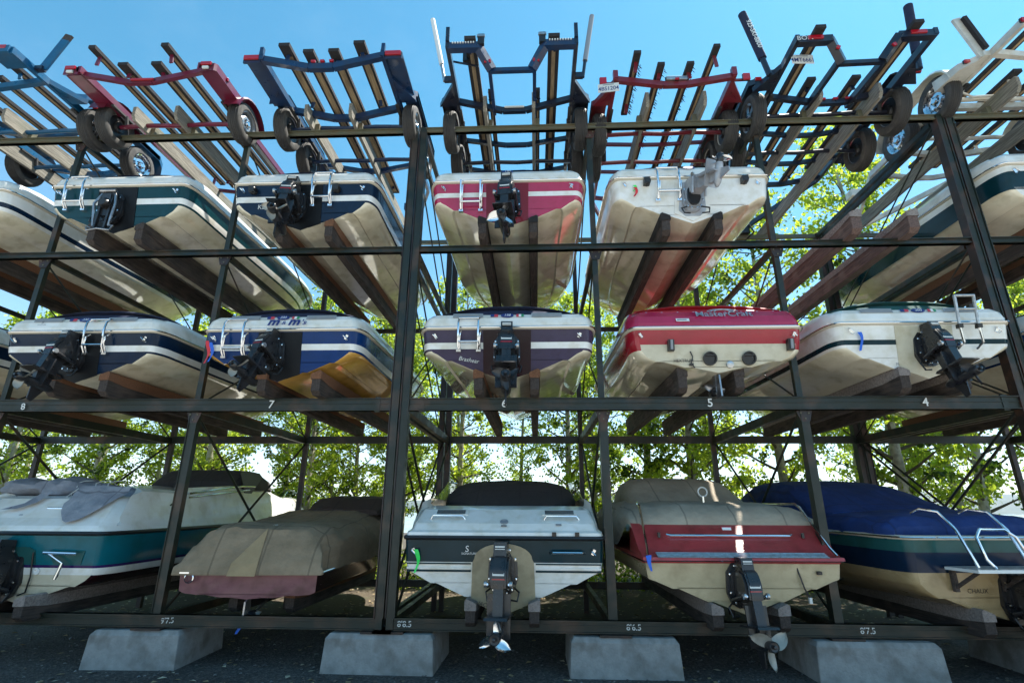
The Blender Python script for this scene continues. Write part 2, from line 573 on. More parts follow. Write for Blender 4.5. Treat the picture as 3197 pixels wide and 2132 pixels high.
# loose stones over the gravel nearest the camera
mb = MB()
rs = random.Random(3)
noisy('stone_grey', (0.24, 0.235, 0.225), (0.13, 0.13, 0.128), 30)
noisy('stone_dark', (0.09, 0.09, 0.092), (0.05, 0.05, 0.05), 30)
noisy('stone_brown', (0.16, 0.13, 0.10), (0.09, 0.075, 0.06), 30)
for k in range(2600):
    y = 5.6+rs.random()**1.3*2.6
    x = rs.uniform(-8.5, 8.5)
    r = rs.uniform(0.006, 0.022) if rs.random() < 0.93 else rs.uniform(0.02, 0.036)
    vs = [(x+r*sx*rs.uniform(.6, 1.2), y+r*sy*rs.uniform(.6, 1.2), max(0.001, r*0.55*(1+sz)*rs.uniform(.6, 1.1))) for sx, sy, sz in ((1, 0, 0), (0, 1, 0), (-1, 0, 0), (0, -1, 0), (0, 0, 1), (.7, .7, -.9), (-.7, -.7, -.9))]
    mb.add(vs, [(0, 1, 4), (1, 2, 4), (2, 3, 4), (3, 0, 4), (0, 3, 6, 2, 1, 5)], rs.choice(('stone_grey', 'stone_dark', 'stone_dark', 'stone_brown')))
o = mb.obj('gravel_stones')
tag(o, None, None, None, 'stuff')
# fallen leaves in the strip behind the rack, and a few blown onto the gravel
mb = MB()
base('dry_leaf', (0.33, 0.25, 0.13), 0.8)
base('dry_leaf_pale', (0.48, 0.42, 0.30), 0.8)
for k in range(5200):
    y = 9.2+rs.random()*7 if k > 260 else rs.uniform(5.9, 9.0)
    x = rs.uniform(-15, 16) if k > 260 else rs.uniform(-8, 8)
    a = rs.uniform(0, 2*PI)
    r = rs.uniform(0.025, 0.055)
    t = rs.uniform(-0.5, 0.5)
    z = (0.03 if k > 260 else 0.008)+0.13*max(0, min(1, (y-9.2)/4))*1.0
    dx, dy = math.cos(a)*r, math.sin(a)*r
    mb.add([(x-dx, y-dy, z), (x-dy*.6, y+dx*.6, z+abs(t)*r), (x+dx, y+dy, z+.004), (x+dy*.6, y-dx*.6, z+abs(t)*r*.6)], [(0, 1, 2, 3)], 'dry_leaf' if rs.random() < .6 else 'dry_leaf_pale')
tag(mb.obj('fallen_leaves'), None, None, None, 'stuff')

# ------------------------------------------------------------------ rack
YF, YR = 6.81, 10.39
Z1, Z2, Z3, Z4 = 0.49, 3.09, 5.38, 7.48
def stencil(body, size, x, z, mat='paint_white', par=None, name='stencil_number', rot=0, y=YF-0.0405, sh=0.0, squash=1.0):
    M = T(x, y, z) @ FACE @ RZ(rot)
    return letters(body, size, mat, M, 0.002, None, sh, 0.01, squash).obj(name, par)
def rack(label, posts, x0, x1, ox):
    """posts: (x, double end) ; x0..x1 the beams' run"""
    t = thing('boat_rack', label, 'rack', (ox, YF, 0), 0, 'steel boat racks standing in a row')
    O = T(-ox, -YF, 0)
    def part(nm, f, mat=None):
        mb = MB()
        f(mb)
        mb.v = [(x-ox, y-YF, z) for x, y, z in mb.v]
        return mb.obj(nm, t)
    for x, end in posts:
        if end:
            part('post', lambda m: (m.box((x, YF, (0.43+Z4+0.05)/2), (0.085, 0.10, Z4+0.05-0.43), 'steel_paint'), m.box((x-0.052, YF, 4.0), (0.012, 0.13, 6.9), 'steel_rust'), m.box((x+0.052, YF, 4.0), (0.012, 0.13, 6.9), 'steel_paint')))
            part('rear_post', lambda m: (m.box((x, YR, (0.02+Z4+0.05)/2), (0.085, 0.10, Z4+0.05-0.02), 'steel_rust'), m.box((x-0.05, YR, 4.0), (0.012, 0.13, 6.9), 'steel_paint'), m.box((x+0.05, YR, 4.0), (0.012, 0.13, 6.9), 'steel_paint')))
        else:
            part('post', lambda m: (m.box((x, YF+0.06, (0.43+Z2)/2), (0.10, 0.09, Z2-0.43), 'steel_paint'), m.box((x-0.01, YF+0.062, (Z2+Z4)/2), (0.075, 0.07, Z4-Z2), 'steel_paint'), m.box((x-0.053, YF+0.06, Z2-1.3), (0.008, 0.12, 2.5), 'steel_paint')))
            part('rear_post', lambda m: m.box((x, YR+0.05, (0.02+Z4)/2), (0.085, 0.08, Z4-0.02), 'steel_rust'))
        part('base_plate', lambda m: m.box((x, YF+0.02, 0.411), (0.36, 0.30, 0.022), 'steel_rust'))
        # front-to-rear beams at each tier and cross rods
        for z, h, w in ((Z1, 0.10, 0.07), (Z2-0.02, 0.12, 0.07), (Z3-0.01, 0.08, 0.06), (Z4-0.01, 0.08, 0.06)):
            part('side_beam', lambda m: m.box((x, (YF+YR)/2+0.06, z), (w, YR-YF-0.14, h), 'steel_paint'))
        for k, (za, zb) in enumerate(((Z1, Z2), (Z2, Z3), (Z3, Z4))):
            for fl in (0, 1):
                a, b2 = (za+0.06, zb-0.1) if fl else (zb-0.1, za+0.06)
                r = 0.019 if k == 0 else 0.013
                part('brace_rod', lambda m: m.tube([(x+(0.02 if fl else -0.02), YF+0.1, a), (x+(0.02 if fl else -0.02), YR-0.06, b2)], r, 'steel_paint', 6))
    def front(z, h, d, mat):
        def f(m):
            m.box(((x0+x1)/2, YF, z), (x1-x0, d, h), mat)
            m.box(((x0+x1)/2, YF-0.012, z+h/2-0.006), (x1-x0-0.004, d+0.03, 0.012), mat)
            m.box(((x0+x1)/2, YF-0.012, z-h/2+0.006), (x1-x0-0.004, d+0.03, 0.012), mat)
            if h > 0.12:
                m.box(((x0+x1)/2, YF-d/2-0.004, z+0.012), (x1-x0-0.004, 0.016, 0.010), mat)
        return f
    for x, end in posts:
        if not end:
            for z in (Z2-0.14, Z3-0.09, Z4-0.09):
                part('gusset_plate', lambda m: (m.prism([(-0.10, 0.05), (0.10, 0.05), (0.055, -0.09), (-0.055, -0.09)], 0.008, 'steel_rust', T(x, YF+0.012, z) @ FACE), [m.lathe([(0.011, 0), (0.011, 0.01), (0, 0.011)], 'steel_olive', 6, T(x+dx, YF+0.008, z+dz) @ FACE) for dx, dz in ((-0.05, 0.02), (0.05, 0.02), (0, -0.05))]))
    b1 = part('front_beam', front(Z1, 0.13, 0.07, 'steel_paint'))
    b2 = part('front_beam', front(Z2, 0.165, 0.07, 'steel_paint'))
    part('front_beam', front(Z3, 0.085, 0.06, 'steel_paint'))
    part('front_beam', front(Z4, 0.085, 0.06, 'steel_olive'))
    for z, h in ((Z1, 0.12), (Z2, 0.14), (Z3, 0.09), (Z4, 0.09)):
        part('rear_beam', lambda m: m.box(((x0+x1)/2, YR, z), (x1-x0, 0.06, h), 'steel_olive' if z == Z4 else 'steel_paint'))
    # splice clamps on the big beam beside the end posts
    for xx in [p for p, e in posts if e]:
        s = 1 if xx < (x0+x1)/2 else -1
        part('clamp', lambda m: m.box((xx+s*0.23, YF-0.028, Z2), (0.07, 0.03, 0.20), 'steel_paint'))
    def nums(nm, lst, y):
        for body, x, z, size, rot in lst:
            if x0 < x < x1:
                mbx = letters(body, size, 'paint_white' if z > 2 else 'plate', T(x, y, z) @ FACE @ RZ(rot), 0.0, None, 0, 0.012)
                mbx.v = [(a-ox, b-YF, c) for a, b, c in mbx.v]
                mbx.obj(nm, t)
    nums('painted_number', [('8', -6.97, Z2-0.02, 0.125, rad(8)), ('7', -3.52, Z2-0.002, 0.15, rad(-4)), ('6', -0.40, Z2, 0.14, 0), ('5', 2.26, Z2, 0.15, 0), ('4', 4.95, Z2, 0.15, 0)], YF-0.058)
    nums('chalk_size', [("9'7.5", -4.40, Z1, 0.085, rad(4)), ("8'8.5", -1.545, Z1, 0.09, 0), ("8'6.5", 1.115, Z1, 0.09, 0), ("8'7.5", 3.73, Z1, 0.09, 0)], YF-0.0405)
    return t
rack('left steel rack section, numbers 8 and 7 painted on its wide beam', [(-10.15, False), (-7.38, False), (-4.595, False), (-1.855, True)], -10.4, -1.90, -6.0)
rack('middle steel rack section, numbers 5 and 4 painted on its wide beam', [(-1.72, True), (0.894, False), (3.46, False), (6.165, True)], -1.675, 6.12, 2.2)
rack('right steel rack section, cut off by the right picture edge', [(6.305, True), (9.0, False), (11.6, False)], 6.35, 11.8, 9.0)

# concrete footing blocks
def block(x, y, w, d, label, rz=0):
    mb = MB()
    h, i, j = 0.40, 0.045, 0.07
    rings = []
    for z, s in ((0, 0.0), (h-0.05, 0.02), (h-0.004, 0.055), (h, 0.062)):
        X, Y = w/2-s, d/2-s
        rings.append([(-X, -Y, z), (X, -Y, z), (X, Y, z), (-X, Y, z)])
    mb.loft(rings, 'concrete', closed=True, smooth=False, cap1=True)
    o = mb.obj('concrete_block', None, (x, y, 0), (0, 0, rz), 0.012)
    tag(o, label, 'block', 'concrete footing blocks')
block(-1.80, 7.17, 1.30, 1.05, 'concrete block under the double post left of the white and green boat', rad(-1))
block(-4.72, 7.17, 1.10, 1.05, 'leftmost grey concrete block, under the post left of the tan covered boat', rad(2))
block(0.99, 7.17, 1.25, 1.05, 'grey concrete block between the white and green boat and the red boat')
block(3.74, 7.14, 1.38, 1.05, 'rightmost grey concrete block, beside the hanging white propeller of the red boat')
block(6.25, 7.35, 1.3, 1.2, 'concrete block in deep shade under the right double post')

# ------------------------------------------------------------------ bunk beams and trailer planks
def bunk(x, top, y0, y1, carpet, label, h=0.30, w=0.115, wood='wood_dark', side=1, lean=0.0):
    """timber under a hull; carpet wrapped over its slanted top"""
    s = 0.018*side
    mb = MB()
    L = y1-y0
    a = [(-w/2, top-h), (w/2, top-h), (w/2, top+s-0.03), (-w/2, top-s-0.03)]
    ch = 0.05
    def ring(y, pts):
        return [(px, y, pz) for px, pz in pts]
    b = [(-w/2, top-h+ch), (w/2, top-h+ch), (w/2, top+s-0.05), (-w/2, top-s-0.05)]
    mb.loft([ring(0, b), ring(ch*1.5, a), ring(L, a)], wood, closed=True, smooth=False, cap0=True, cap1=True)
    mb.v = [(px, py, pz-top+h) for px, py, pz in mb.v]
    o = mb.obj('bunk_beam', None, (x, y0, top-h), (0, 0, lean), 0.008)
    tag(o, label, 'beam', 'timber bunk beams under the boats')
    m2 = MB()
    e = 0.010
    dn = 0.13
    rings = []
    for k in range(13):
        y = -0.012+(L+0.012)*k/12
        jj = 0.012*noise.noise((x*3, y*2.1, top))
        q = 1.0 if k else 0.75
        rings.append([(-w/2-e, y, h-dn*q+jj), (-w/2-e, y, h-s-0.012), (-w/2*0.75, y, h-s+0.004), (w/2*0.75, y, h+s+0.004), (w/2+e, y, h+s-0.012), (w/2+e, y, h-dn*q-jj)])
    m2.loft(rings, carpet, smooth=False)
    m2.add(rings[0], [(0, 1, 2, 3, 4, 5)], carpet)
    m2.obj('carpet_wrap', o)
    return o
def plank(x, y0, y1, label, z0=7.525, h=0.285, th=0.052, lean=0.0, wood='wood_grey'):
    mb = MB()
    L = y1-y0
    c = 0.07
    prof = [(0, c), (0.05, 0), (L, 0), (L, h), (0.02, h), (0, h-0.02)]
    M = Matrix(((0, 0, 1, 0), (1, 0, 0, 0), (0, 1, 0, 0), (0, 0, 0, 1)))
    mb.prism(prof, th, wood, M)
    # packer brackets on the front beam
    br = MB()
    o = mb.obj('support_plank', None, (x, y0, z0), (0, lean, 0), 0.004)
    tag(o, label, 'plank', 'planks laid on edge under the trailers')
    br.box((0.06 if x < 0.3 else -0.06, YF-y0, 0.065), (0.07, 0.09, 0.125), 'steel_olive')
    br.obj('bracket', o)
    return o

# ------------------------------------------------------------------ boats
def interp(tab, s):
    for (a, va), (b, vb) in zip(tab, tab[1:]):
        if s <= b:
            k = (s-a)/(b-a) if b > a else 0
            return va+(vb-va)*k
    return tab[-1][1]
def hull_shape(W_, L_, hr, dead=0.34, sheer=0.32, chine=0.56, bowfull=2.3, rake=0.16, st=(0.60, 0.72), corner=0.12, flare=0.11):
    """returns f(s)-> half outline from keel to rub rail; band tags per segment"""
    b = W_/2
    c = chine*hr
    prof = [(0, 0), (0.36, 0.36*b*dead), (0.385, 0.36*b*dead-0.012), (0.70, 0.70*b*dead), (0.73, 0.70*b*dead-0.014), (0.90, min(c-0.035, 0.88*b*dead)), (0.965, c-0.012), (0.975, c), (0.985, st[0]*hr), (0.992, st[1]*hr), (1.0, hr)]
    bands = ['bot']*6+['chine', 'low', 'stripe', 'up']
    def ring(s):
        u = max(0.0, (s-0.42)/0.58)
        out = []
        tz = min(1.0, s/0.045)
        stern = 1-corner*(1-math.sqrt(max(0.0, 1-(1-tz)**2)))
        for k, (px, pz) in enumerate(prof):
            f = pz/hr
            pw = bowfull-0.55+1.35*f
            bf = max(0.0, 1-u**pw)**(0.85-0.22*f)
            x = b*px*bf*(stern if k > 4 else (stern+1)/2)*(1+0.02*math.sin(PI*min(1, s/0.8)))*(1-flare*(1-f)*min(1.0, s/0.25))
            rise = (0.62*(1-f)*hr)*u**2.6
            z = pz+rise+sheer*f*(0.55*u**1.5+0.5*s)
            Lk = L_*(0.86+0.14*f**0.7)
            y = s*Lk-rake*pz*max(0.0, 1-s*6)
            out.append((x, y, z))
        return out
    return ring, bands
SS = [0, 0.0015, 0.005, 0.010, 0.018, 0.030, 0.045, 0.08, 0.16, 0.25, 0.34, 0.42, 0.5, 0.57, 0.64, 0.70, 0.76, 0.81, 0.86, 0.90, 0.935, 0.962, 0.98, 0.992, 1.0]
class Boat:
    pass
def boat(name, label, x, y, z, W_=2.22, L_=5.8, hr=0.70, bottom='gel_bottom', low='gel_navy', stripe='gel_white', up_='gel_navy', tr=None, panel=None, deck='gel_white', cover='canvas_navy', rotz=0, levels=None, group='boats stored in the rack', dead=0.34, sheer=0.32, st=(0.60, 0.72), rail='rail_cream', chine=0.56, covh=0.16, bowfull=2.3, trb=None, sidelow=None, panelw=0.26, cat='motorboat', rake=0.16, gun=1.0, corner=0.12, insert=True):
    t = thing(name, label, cat, (x, y, z), rotz, group)
    B = Boat()
    B.t, B.W, B.L, B.hr, B.rake = t, W_, L_, hr, rake
    ring, bands = hull_shape(W_, L_, hr, dead, sheer, chine, bowfull, rake, st, corner)
    B.ring = ring
    col = {'bot': bottom, 'chine': bottom, 'low': sidelow or low, 'stripe': stripe, 'up': up_}
    mats = [col[k] for k in bands]
    mb = MB()
    R = [ring(s) for s in SS]
    mb.loft(R, None, mats=mats)
    o = len(mb.v)
    mb.loft([[(-px, py, pz) for px, py, pz in r] for r in R], None, mats=mats)
    # flip the mirrored half so normals agree
    nf = len(mb.f)//2
    for i in range(nf):
        mb.f[i] = mb.f[i][::-1]
    # transom: strips between mirrored outline points
    r0 = R[0]
    tc = {'bot': trb or low, 'chine': trb or low, 'low': low, 'stripe': stripe, 'up': up_}
    for k in range(len(r0)-1):
        a, b2 = r0[k], r0[k+1]
        if b2[2] < a[2]:
            continue
        mb.add([(-a[0], a[1], a[2]), (a[0], a[1], a[2]), (b2[0], b2[1], b2[2]), (-b2[0], b2[1], b2[2])], [(0, 1, 2, 3)], tc[bands[k]])
    mb.obj('hull', t)
    # rub rail round the whole boat
    pts = [(-r[-1][0], r[-1][1], r[-1][2]) for r in R[::-1]]+[(r[-1][0], r[-1][1], r[-1][2]) for r in R]
    pts = pts[1:-1] if False else pts
    q = []
    for p in pts:
        if not q or (Vector(p)-Vector(q[-1])).length > 0.012:
            q.append(p)
    MB().tube(q, 0.026, rail, 8).obj('rub_rail', t)
    if insert and rail != 'plastic_black':
        MB().tube([(p[0]*1.006+math.copysign(0.02, p[0]) if abs(p[0]) > .05 else p[0], p[1]-0.022 if abs(p[1]) < .3 else p[1], p[2]+0.004) for p in q], 0.010, 'chrome', 6).obj('rail_insert', t)
    # deck cap and cover
    lv = levels or [(0, 0, 0), (0.0, -0.004, 0.06), (0.02, 0.015, 0.14), (0.07, 0.06, 0.20), (0.22, 0.2, 0.225)]
    B.lv = lv
    def level(ix, iy, dz):
        out = []
        for s in SS[:-1]:
            p = ring(s)[-1]
            k = max(0.0, 1-s*1.0)
            xx = max(0.0, p[0]-ix*(1+0.6*s))
            if s < 0.02:
                yy = p[1]+iy
            else:
                yy = max(p[1]-ix*s*1.2, iy+(s-0.02)*0.5-B.rake*B.hr*0.6)
            out.append((xx, yy, p[2]+dz*(0.6+0.4*k)*(1+0.28*gun*min(1.0, max(0.0, (s-0.02)/0.06)))))
        return out
    B.level = level
    Ls = [level(*l) for l in lv]
    dm = MB()
    for sgn in (1, -1):
        dm.loft([[(sgn*px, py, pz) for px, py, pz in l] for l in Ls], deck)
    for a, b2 in zip(Ls, Ls[1:]):
        pa, pb = a[0], b2[0]
        dm.add([(-pa[0], pa[1], pa[2]), (pa[0], pa[1], pa[2]), (pb[0], pb[1], pb[2]), (-pb[0], pb[1], pb[2])], [(0, 1, 2, 3)], deck)
    dm.obj('deck', t)
    if cover:
        cm = MB()
        last = lv[-1]
        c0 = level(last[0]-0.025, last[1]-0.02, last[2]-0.012)
        c1 = level(last[0]-0.02, last[1]-0.01, last[2]+0.028)
        cr = [c0, c1]
        for f in (0.75, 0.5, 0.25, 0.0):
            hgt = covh*(1-f*f)
            cr.append([(p[0]*f, p[1]+0.05*(1-f), p[2]+hgt*math.sin(PI*min(1, max(0.0, 0.1+i/len(c1))))*(1+0.15*noise.noise((p[0]*2, p[1]*2, f)))) for i, p in enumerate(c1)])
        for sgn in (1, -1):
            cm.loft([[(sgn*px, py, pz) for px, py, pz in l] for l in cr], cover)
        for a, b2 in zip(cr, cr[1:]):
            pa, pb = a[0], b2[0]
            cm.add([(-pa[0], pa[1], pa[2]), (pa[0], pa[1], pa[2]), (pb[0], pb[1], pb[2]), (-pb[0], pb[1], pb[2])], [(0, 1, 2, 3)], cover)
        # snaps
        for i in range(9):
            xx = c0[0][0]*(-1+2*i/8)
            cm.box((xx, c0[0][1]-0.008, c0[0][2]+0.012), (0.022, 0.012, 0.022), 'chrome')
        cm.obj('cover', t)
    # recessed drive bay on the transom
    if panel:
        b = W_/2
        zt = hr-0.035
        w1 = panelw*b*1.05
        zv = w1*dead*0.98
        pm = MB()
        poly = [(-w1, zt), (-w1*0.98, zv), (0, 0.004), (w1*0.98, zv), (w1, zt)]
        pm.prism(poly, 0.014, panel, FACE)
        pm.shear(rake)
        pm.obj('drive_bay', t)
    return B
def on_transom(B, mb, y=0):
    mb.shear(B.rake)
    return mb
def stern_eyes(B, par='stern_eye', xs=0.82, z=None):
    z = z or B.hr*0.86
    for sg in (-1, 1):
        mb = MB()
        c = (sg*xs*B.W/2, -0.02, z)
        mb.box((c[0], -0.006, c[2]), (0.032, 0.012, 0.065), 'chrome', R=Matrix.Rotation(rad(30*sg), 3, 'Y'))
        mb.tube([(c[0]-0.02, -0.01, c[2]+0.035), (c[0]-0.025, -0.05, c[2]+0.01), (c[0]+0.015, -0.055, c[2]-0.03), (c[0]+0.02, -0.01, c[2]-0.04)], 0.008, 'chrome', 6)
        on_transom(B, mb).obj(par, B.t)
def ladder(B, x, w=0.30, ztop=None, zbot=None, ext=0.0):
    """folded chrome swim ladder: two rails from the deck down the transom"""
    zt = ztop if ztop is not None else B.hr+0.14
    zb = zbot if zbot is not None else B.hr*0.50
    mb = MB()
    for sg in (-1, 1):
        xx = x+sg*w/2
        mb.tube([(xx, 0.16, zt+0.0), (xx, 0.02, zt+0.015), (xx, -0.06, zt-0.05), (xx, -0.09, B.hr-0.02), (xx, -0.10, zb+0.07), (xx, -0.06, zb)], 0.014, 'chrome', 8)
        mb.tube([(xx+0.03, -0.02, B.hr-0.05), (xx+0.028, -0.085, B.hr-0.10), (xx+0.02, -0.095, zb+0.12), (xx+0.012, -0.02, zb-0.015)], 0.011, 'chrome', 8)
        mb.box((xx, -0.03, zb-0.01), (0.06, 0.05, 0.03), 'chrome')
    mb.tube([(x-w/2, 0.0, zt+0.012), (x+w/2, 0.0, zt+0.012)], 0.014, 'chrome', 8)
    mb.tube([(x-w/2, -0.10, zb+0.09), (x+w/2, -0.10, zb+0.09)], 0.016, 'chrome', 8)
    on_transom(B, mb).obj('swim_ladder', B.t)
def ring_light(B, y=0.55, z=None):
    mb = MB()
    z = z or B.hr+0.40
    mb.tube([(0, y, B.hr+0.16), (0, y, z-0.06)], 0.012, 'chrome', 6)
    mb.tube([(0.062*math.cos(a), y, z+0.062*math.sin(a)) for a in [2*PI*k/20 for k in range(20)]], 0.010, 'plate', 6, closed=True)
    mb.box((0.004, y, z), (0.02, 0.02, 0.08), 'plastic_grey')
    mb.obj('stern_light', B.t)
def deck_frame(B, lv=None):
    """local frame on the deck's aft slope: X right, Y up the slope"""
    l1, l3 = B.lv[1], B.lv[3]
    a = Vector((0, l1[1]-B.rake*B.hr, B.hr+l1[2]))
    b = Vector((0, l3[1]-B.rake*B.hr, B.hr+l3[2]))
    d = (b-a).normalized()
    n = Vector((1, 0, 0)).cross(d)
    return Matrix(((1, d.x, n.x, a.x), (0, d.y, n.y, a.y), (0, d.z, n.z, a.z), (0, 0, 0, 1)))
def deck_marks(B, num, vents=True, flags=True):
    M = deck_frame(B)
    mb = MB()
    if num:
        pl = [(0.085*math.cos(2*PI*k/20), 0.115+0.036*math.sin(2*PI*k/20)) for k in range(20)]
        mb.prism(pl, 0.008, 'ink_blue', M @ T(0, 0, 0.028))
        letters(num, 0.058, 'gel_label', M @ T(0, 0.115, 0.033), 0.001, mb, 0.2)
        mb.obj('model_plaque', B.t)
    if flags:
        for sg, cols in ((-1, ('ink_blue', 'flag_red')), (1, ('flag_red', 'gel_label', 'flag_green'))):
            fb = MB()
            n = len(cols)
            for i, c in enumerate(cols):
                fb.box((sg*0.17+(i-(n-1)/2)*0.1/n, 0.115, 0.028), (0.1/n-0.001, 0.042, 0.006), c, M)
            fb.obj('flag_decal', B.t)
    if vents:
        for sg in (-1, 1):
            vb = MB()
            vb.box((sg*0.52, 0.12, 0.026), (0.40, 0.07, 0.006), 'gel_grey', M)
            for i in range(3):
                vb.box((sg*0.52, 0.10+i*0.018, 0.030), (0.38, 0.006, 0.006), 'plastic_grey', M)
            vb.obj('vent_grille', B.t)
def propeller(mat, r=0.19, n=3, pitch=0.6, hub='drive_black', phase=0.0):
    """axis along local -Y (aft), at the origin"""
    mb = MB()
    A = RX(PI/2)
    mb.lathe([(0.0, -0.07), (0.055, -0.07), (0.062, 0.0), (0.058, 0.09), (0.05, 0.10), (0.05, 0.085), (0.02, 0.08), (0.018, 0.12), (0, 0.125)], hub, 18, A)
    for b in range(n):
        a0 = phase+2*PI*b/n
        rings = []
        for i in range(8):
            f = i/7
            rr = 0.045+(r-0.045)*f
            wd = r*0.62*math.sin(PI*min(0.97, 0.22+0.78*f))**0.6*(1.0 if f < 0.9 else 0.72)
            if i == 7:
                wd *= 0.35
            row = []
            for j in range(5):
                g2 = (j/4-0.5)
                aa = a0+g2*wd/rr*0.9*1.0+0.35*f
                rw = rr*(1-0.06*abs(g2)*2)
                row.append((rw*math.cos(aa), -0.01+g2*wd*pitch+0.02*math.cos(PI*g2), rw*math.sin(aa)))
            rings.append(row)
        mb.loft(rings, mat)
        mb.loft([[(px, py-0.006, pz) for px, py, pz in rr_] for rr_ in rings], mat)
    return mb
def sterndrive(B, tilt=0, steer=0, mat='drive_black', prop='prop_white', x=0.0, bare=False, zp=None, phase=0.3, cap=True, s=1.0, propn=3, pr=0.195):
    """sterndrive: shield bolted to the transom, housing and leg that tilt and steer, propeller as sub-part"""
    zp = zp if zp is not None else 0.50*B.hr+0.02
    yb = -B.rake*zp
    sh = MB()
    oct_ = [(-0.09, 0.25), (-0.165, 0.14), (-0.175, -0.10), (-0.12, -0.23), (-0.05, -0.27), (0.05, -0.27), (0.12, -0.23), (0.175, -0.10), (0.165, 0.14), (0.09, 0.25)]
    F = T(x, yb-0.015, zp) @ FACE
    sh.prism([(a*s, b2*s) for a, b2 in oct_], 0.05, mat, F)
    sh.prism([(a*0.8*s, b2*0.8*s) for a, b2 in oct_], 0.10, mat, F @ T(0, 0, 0.02))
    sh.prism([(a*0.62*s, b2*0.72*s) for a, b2 in oct_], 0.14, 'plastic_black', F @ T(0, 0, 0.04))
    for a, b2 in oct_[::1]:
        sh.lathe([(0.012, 0), (0.012, 0.012), (0, 0.014)], 'chrome', 8, F @ T(a*0.88*s, b2*0.88*s, 0.068))
    for sg in (-1, 1):   # hoses and trim pump lines
        sh.tube([(x+sg*0.10, yb-0.06, zp-0.16), (x+sg*0.19, yb-0.12, zp-0.22), (x+sg*0.17, yb-0.15, zp-0.31), (x+sg*0.08, yb-0.12, zp-0.30)], 0.011, 'plastic_black', 6)
    base_ = sh.obj('sterndrive', B.t)
    P = T(x, yb-0.05, zp) @ RZ(steer) @ RX(-tilt) @ Matrix.Scale(s, 4)
    YZ = Matrix(((0, 0, 1, 0), (1, 0, 0, 0), (0, 1, 0, 0), (0, 0, 0, 1)))  # local XY -> world YZ
    if bare:
        mb = MB()
        for sg in (-1, 1):
            mb.beam((sg*0.075, -0.05, 0.19), (sg*0.075, -0.13, -0.40), 0.030, 0.05, 'drive_black', (0, 1, 0), P)
            mb.tube([(sg*0.10, -0.06, 0.17), (sg*0.16, -0.11, 0.0), (sg*0.115, -0.12, -0.36)], 0.018, 'alloy', 8, P)
        mb.tube([(-0.12, -0.08, 0.21), (0.12, -0.08, 0.21)], 0.026, 'alloy', 8, P)
        mb.tube([(-0.13, -0.13, -0.40), (-0.19, -0.14, -0.37), (-0.17, -0.15, -0.44), (0.0, -0.17, -0.42), (0.17, -0.15, -0.44), (0.2, -0.14, -0.37), (0.13, -0.13, -0.36)], 0.014, 'alloy', 8, P)
        mb.lathe([(0.0, 0), (0.07, 0.0), (0.075, 0.08), (0.05, 0.12), (0, 0.12)], 'plastic_black', 16, P @ T(0, -0.05, 0) @ RX(PI/2))
        mb.box((0, -0.07, 0.05), (0.13, 0.06, 0.22), 'drive_black', P)
        mb.obj('gimbal_frame', base_)
        return base_
    mb = MB()
    up1 = [(-0.02, 0.17), (-0.20, 0.19), (-0.30, 0.13), (-0.35, 0.0), (-0.34, -0.16), (-0.10, -0.20), (-0.03, -0.12)]
    for w, q in ((0.17, 1.0), (0.21, 0.82), (0.12, 1.05)):
        mb.prism([((a+0.17)*q-0.17, b2*q) for a, b2 in up1], w, mat, P @ YZ)
    if cap:
        mb.prism([(-0.05, 0.16), (-0.26, 0.15), (-0.25, 0.30), (-0.09, 0.32)], 0.15, mat, P @ YZ)
        mb.box((0, -0.262, 0.26), (0.11, 0.012, 0.016), 'plate', P)
        mb.box((0, -0.266, 0.235), (0.11, 0.012, 0.008), 'plate', P)
    mb.box((0, -0.352, -0.02), (0.13, 0.012, 0.03), 'plate', P)
    mb.box((0, -0.352, -0.07), (0.14, 0.012, 0.012), 'lens_red', P)
    leg = [(-0.08, -0.16), (-0.34, -0.14), (-0.37, -0.44), (-0.12, -0.46)]
    mb.prism(leg, 0.11, mat, P @ YZ)
    mb.prism([(-0.10, -0.42), (-0.36, -0.42), (-0.33, -0.62), (-0.13, -0.62)], 0.07, mat, P @ YZ)
    mb.prism([(-0.13, 0.0), (-0.13, -0.02), (0.13, -0.02), (0.13, 0.0)], 0.44, mat, P @ T(0, -0.26, -0.44))
    mb.prism([(-0.08, -0.43), (-0.50, -0.43), (-0.52, -0.455), (-0.05, -0.455)], 0.25, mat, P @ YZ)
    A = P @ T(0, -0.02, -0.62) @ RX(PI/2)
    mb.lathe([(0, -0.02), (0.03, 0.0), (0.055, 0.06), (0.066, 0.15), (0.066, 0.32), (0.058, 0.40), (0, 0.40)], mat, 16, A)
    mb.prism([(-0.12, -0.66), (-0.32, -0.66), (-0.29, -0.86), (-0.22, -0.88)], 0.018, mat, P @ YZ)
    for sg in (-1, 1):  # trim rams
        mb.tube([(sg*0.13, 0.0, -0.17), (sg*0.13, -0.30, -0.13)], 0.024, mat, 10, P)
        mb.tube([(sg*0.13, -0.28, -0.13), (sg*0.12, -0.36, -0.12)], 0.012, 'chrome', 8, P)
        mb.lathe([(0.035, -0.015), (0.035, 0.015), (0, 0.016)], 'galvanised', 12, P @ T(sg*0.14, -0.34, -0.12) @ RY(PI/2))
    mb.obj('drive_leg', base_)
    if prop:
        pm = propeller(prop, pr, propn, 0.55, 'drive_black', phase)
        pm.v = [tuple(P @ T(0, -0.47, -0.62) @ Vector(v)) for v in pm.v]
        pm.obj('propeller', base_)
    return base_
def handwriting(B, body, x, z, size, mat='plate', rot=0, sh=0.3, name='painted_name', sq=1.0, off=0.004):
    mb = letters(body, size, mat, T(x, -off, z) @ FACE @ RZ(rot), 0.002, None, sh, 0.0, sq)
    on_transom(B, mb).obj(name, B.t)
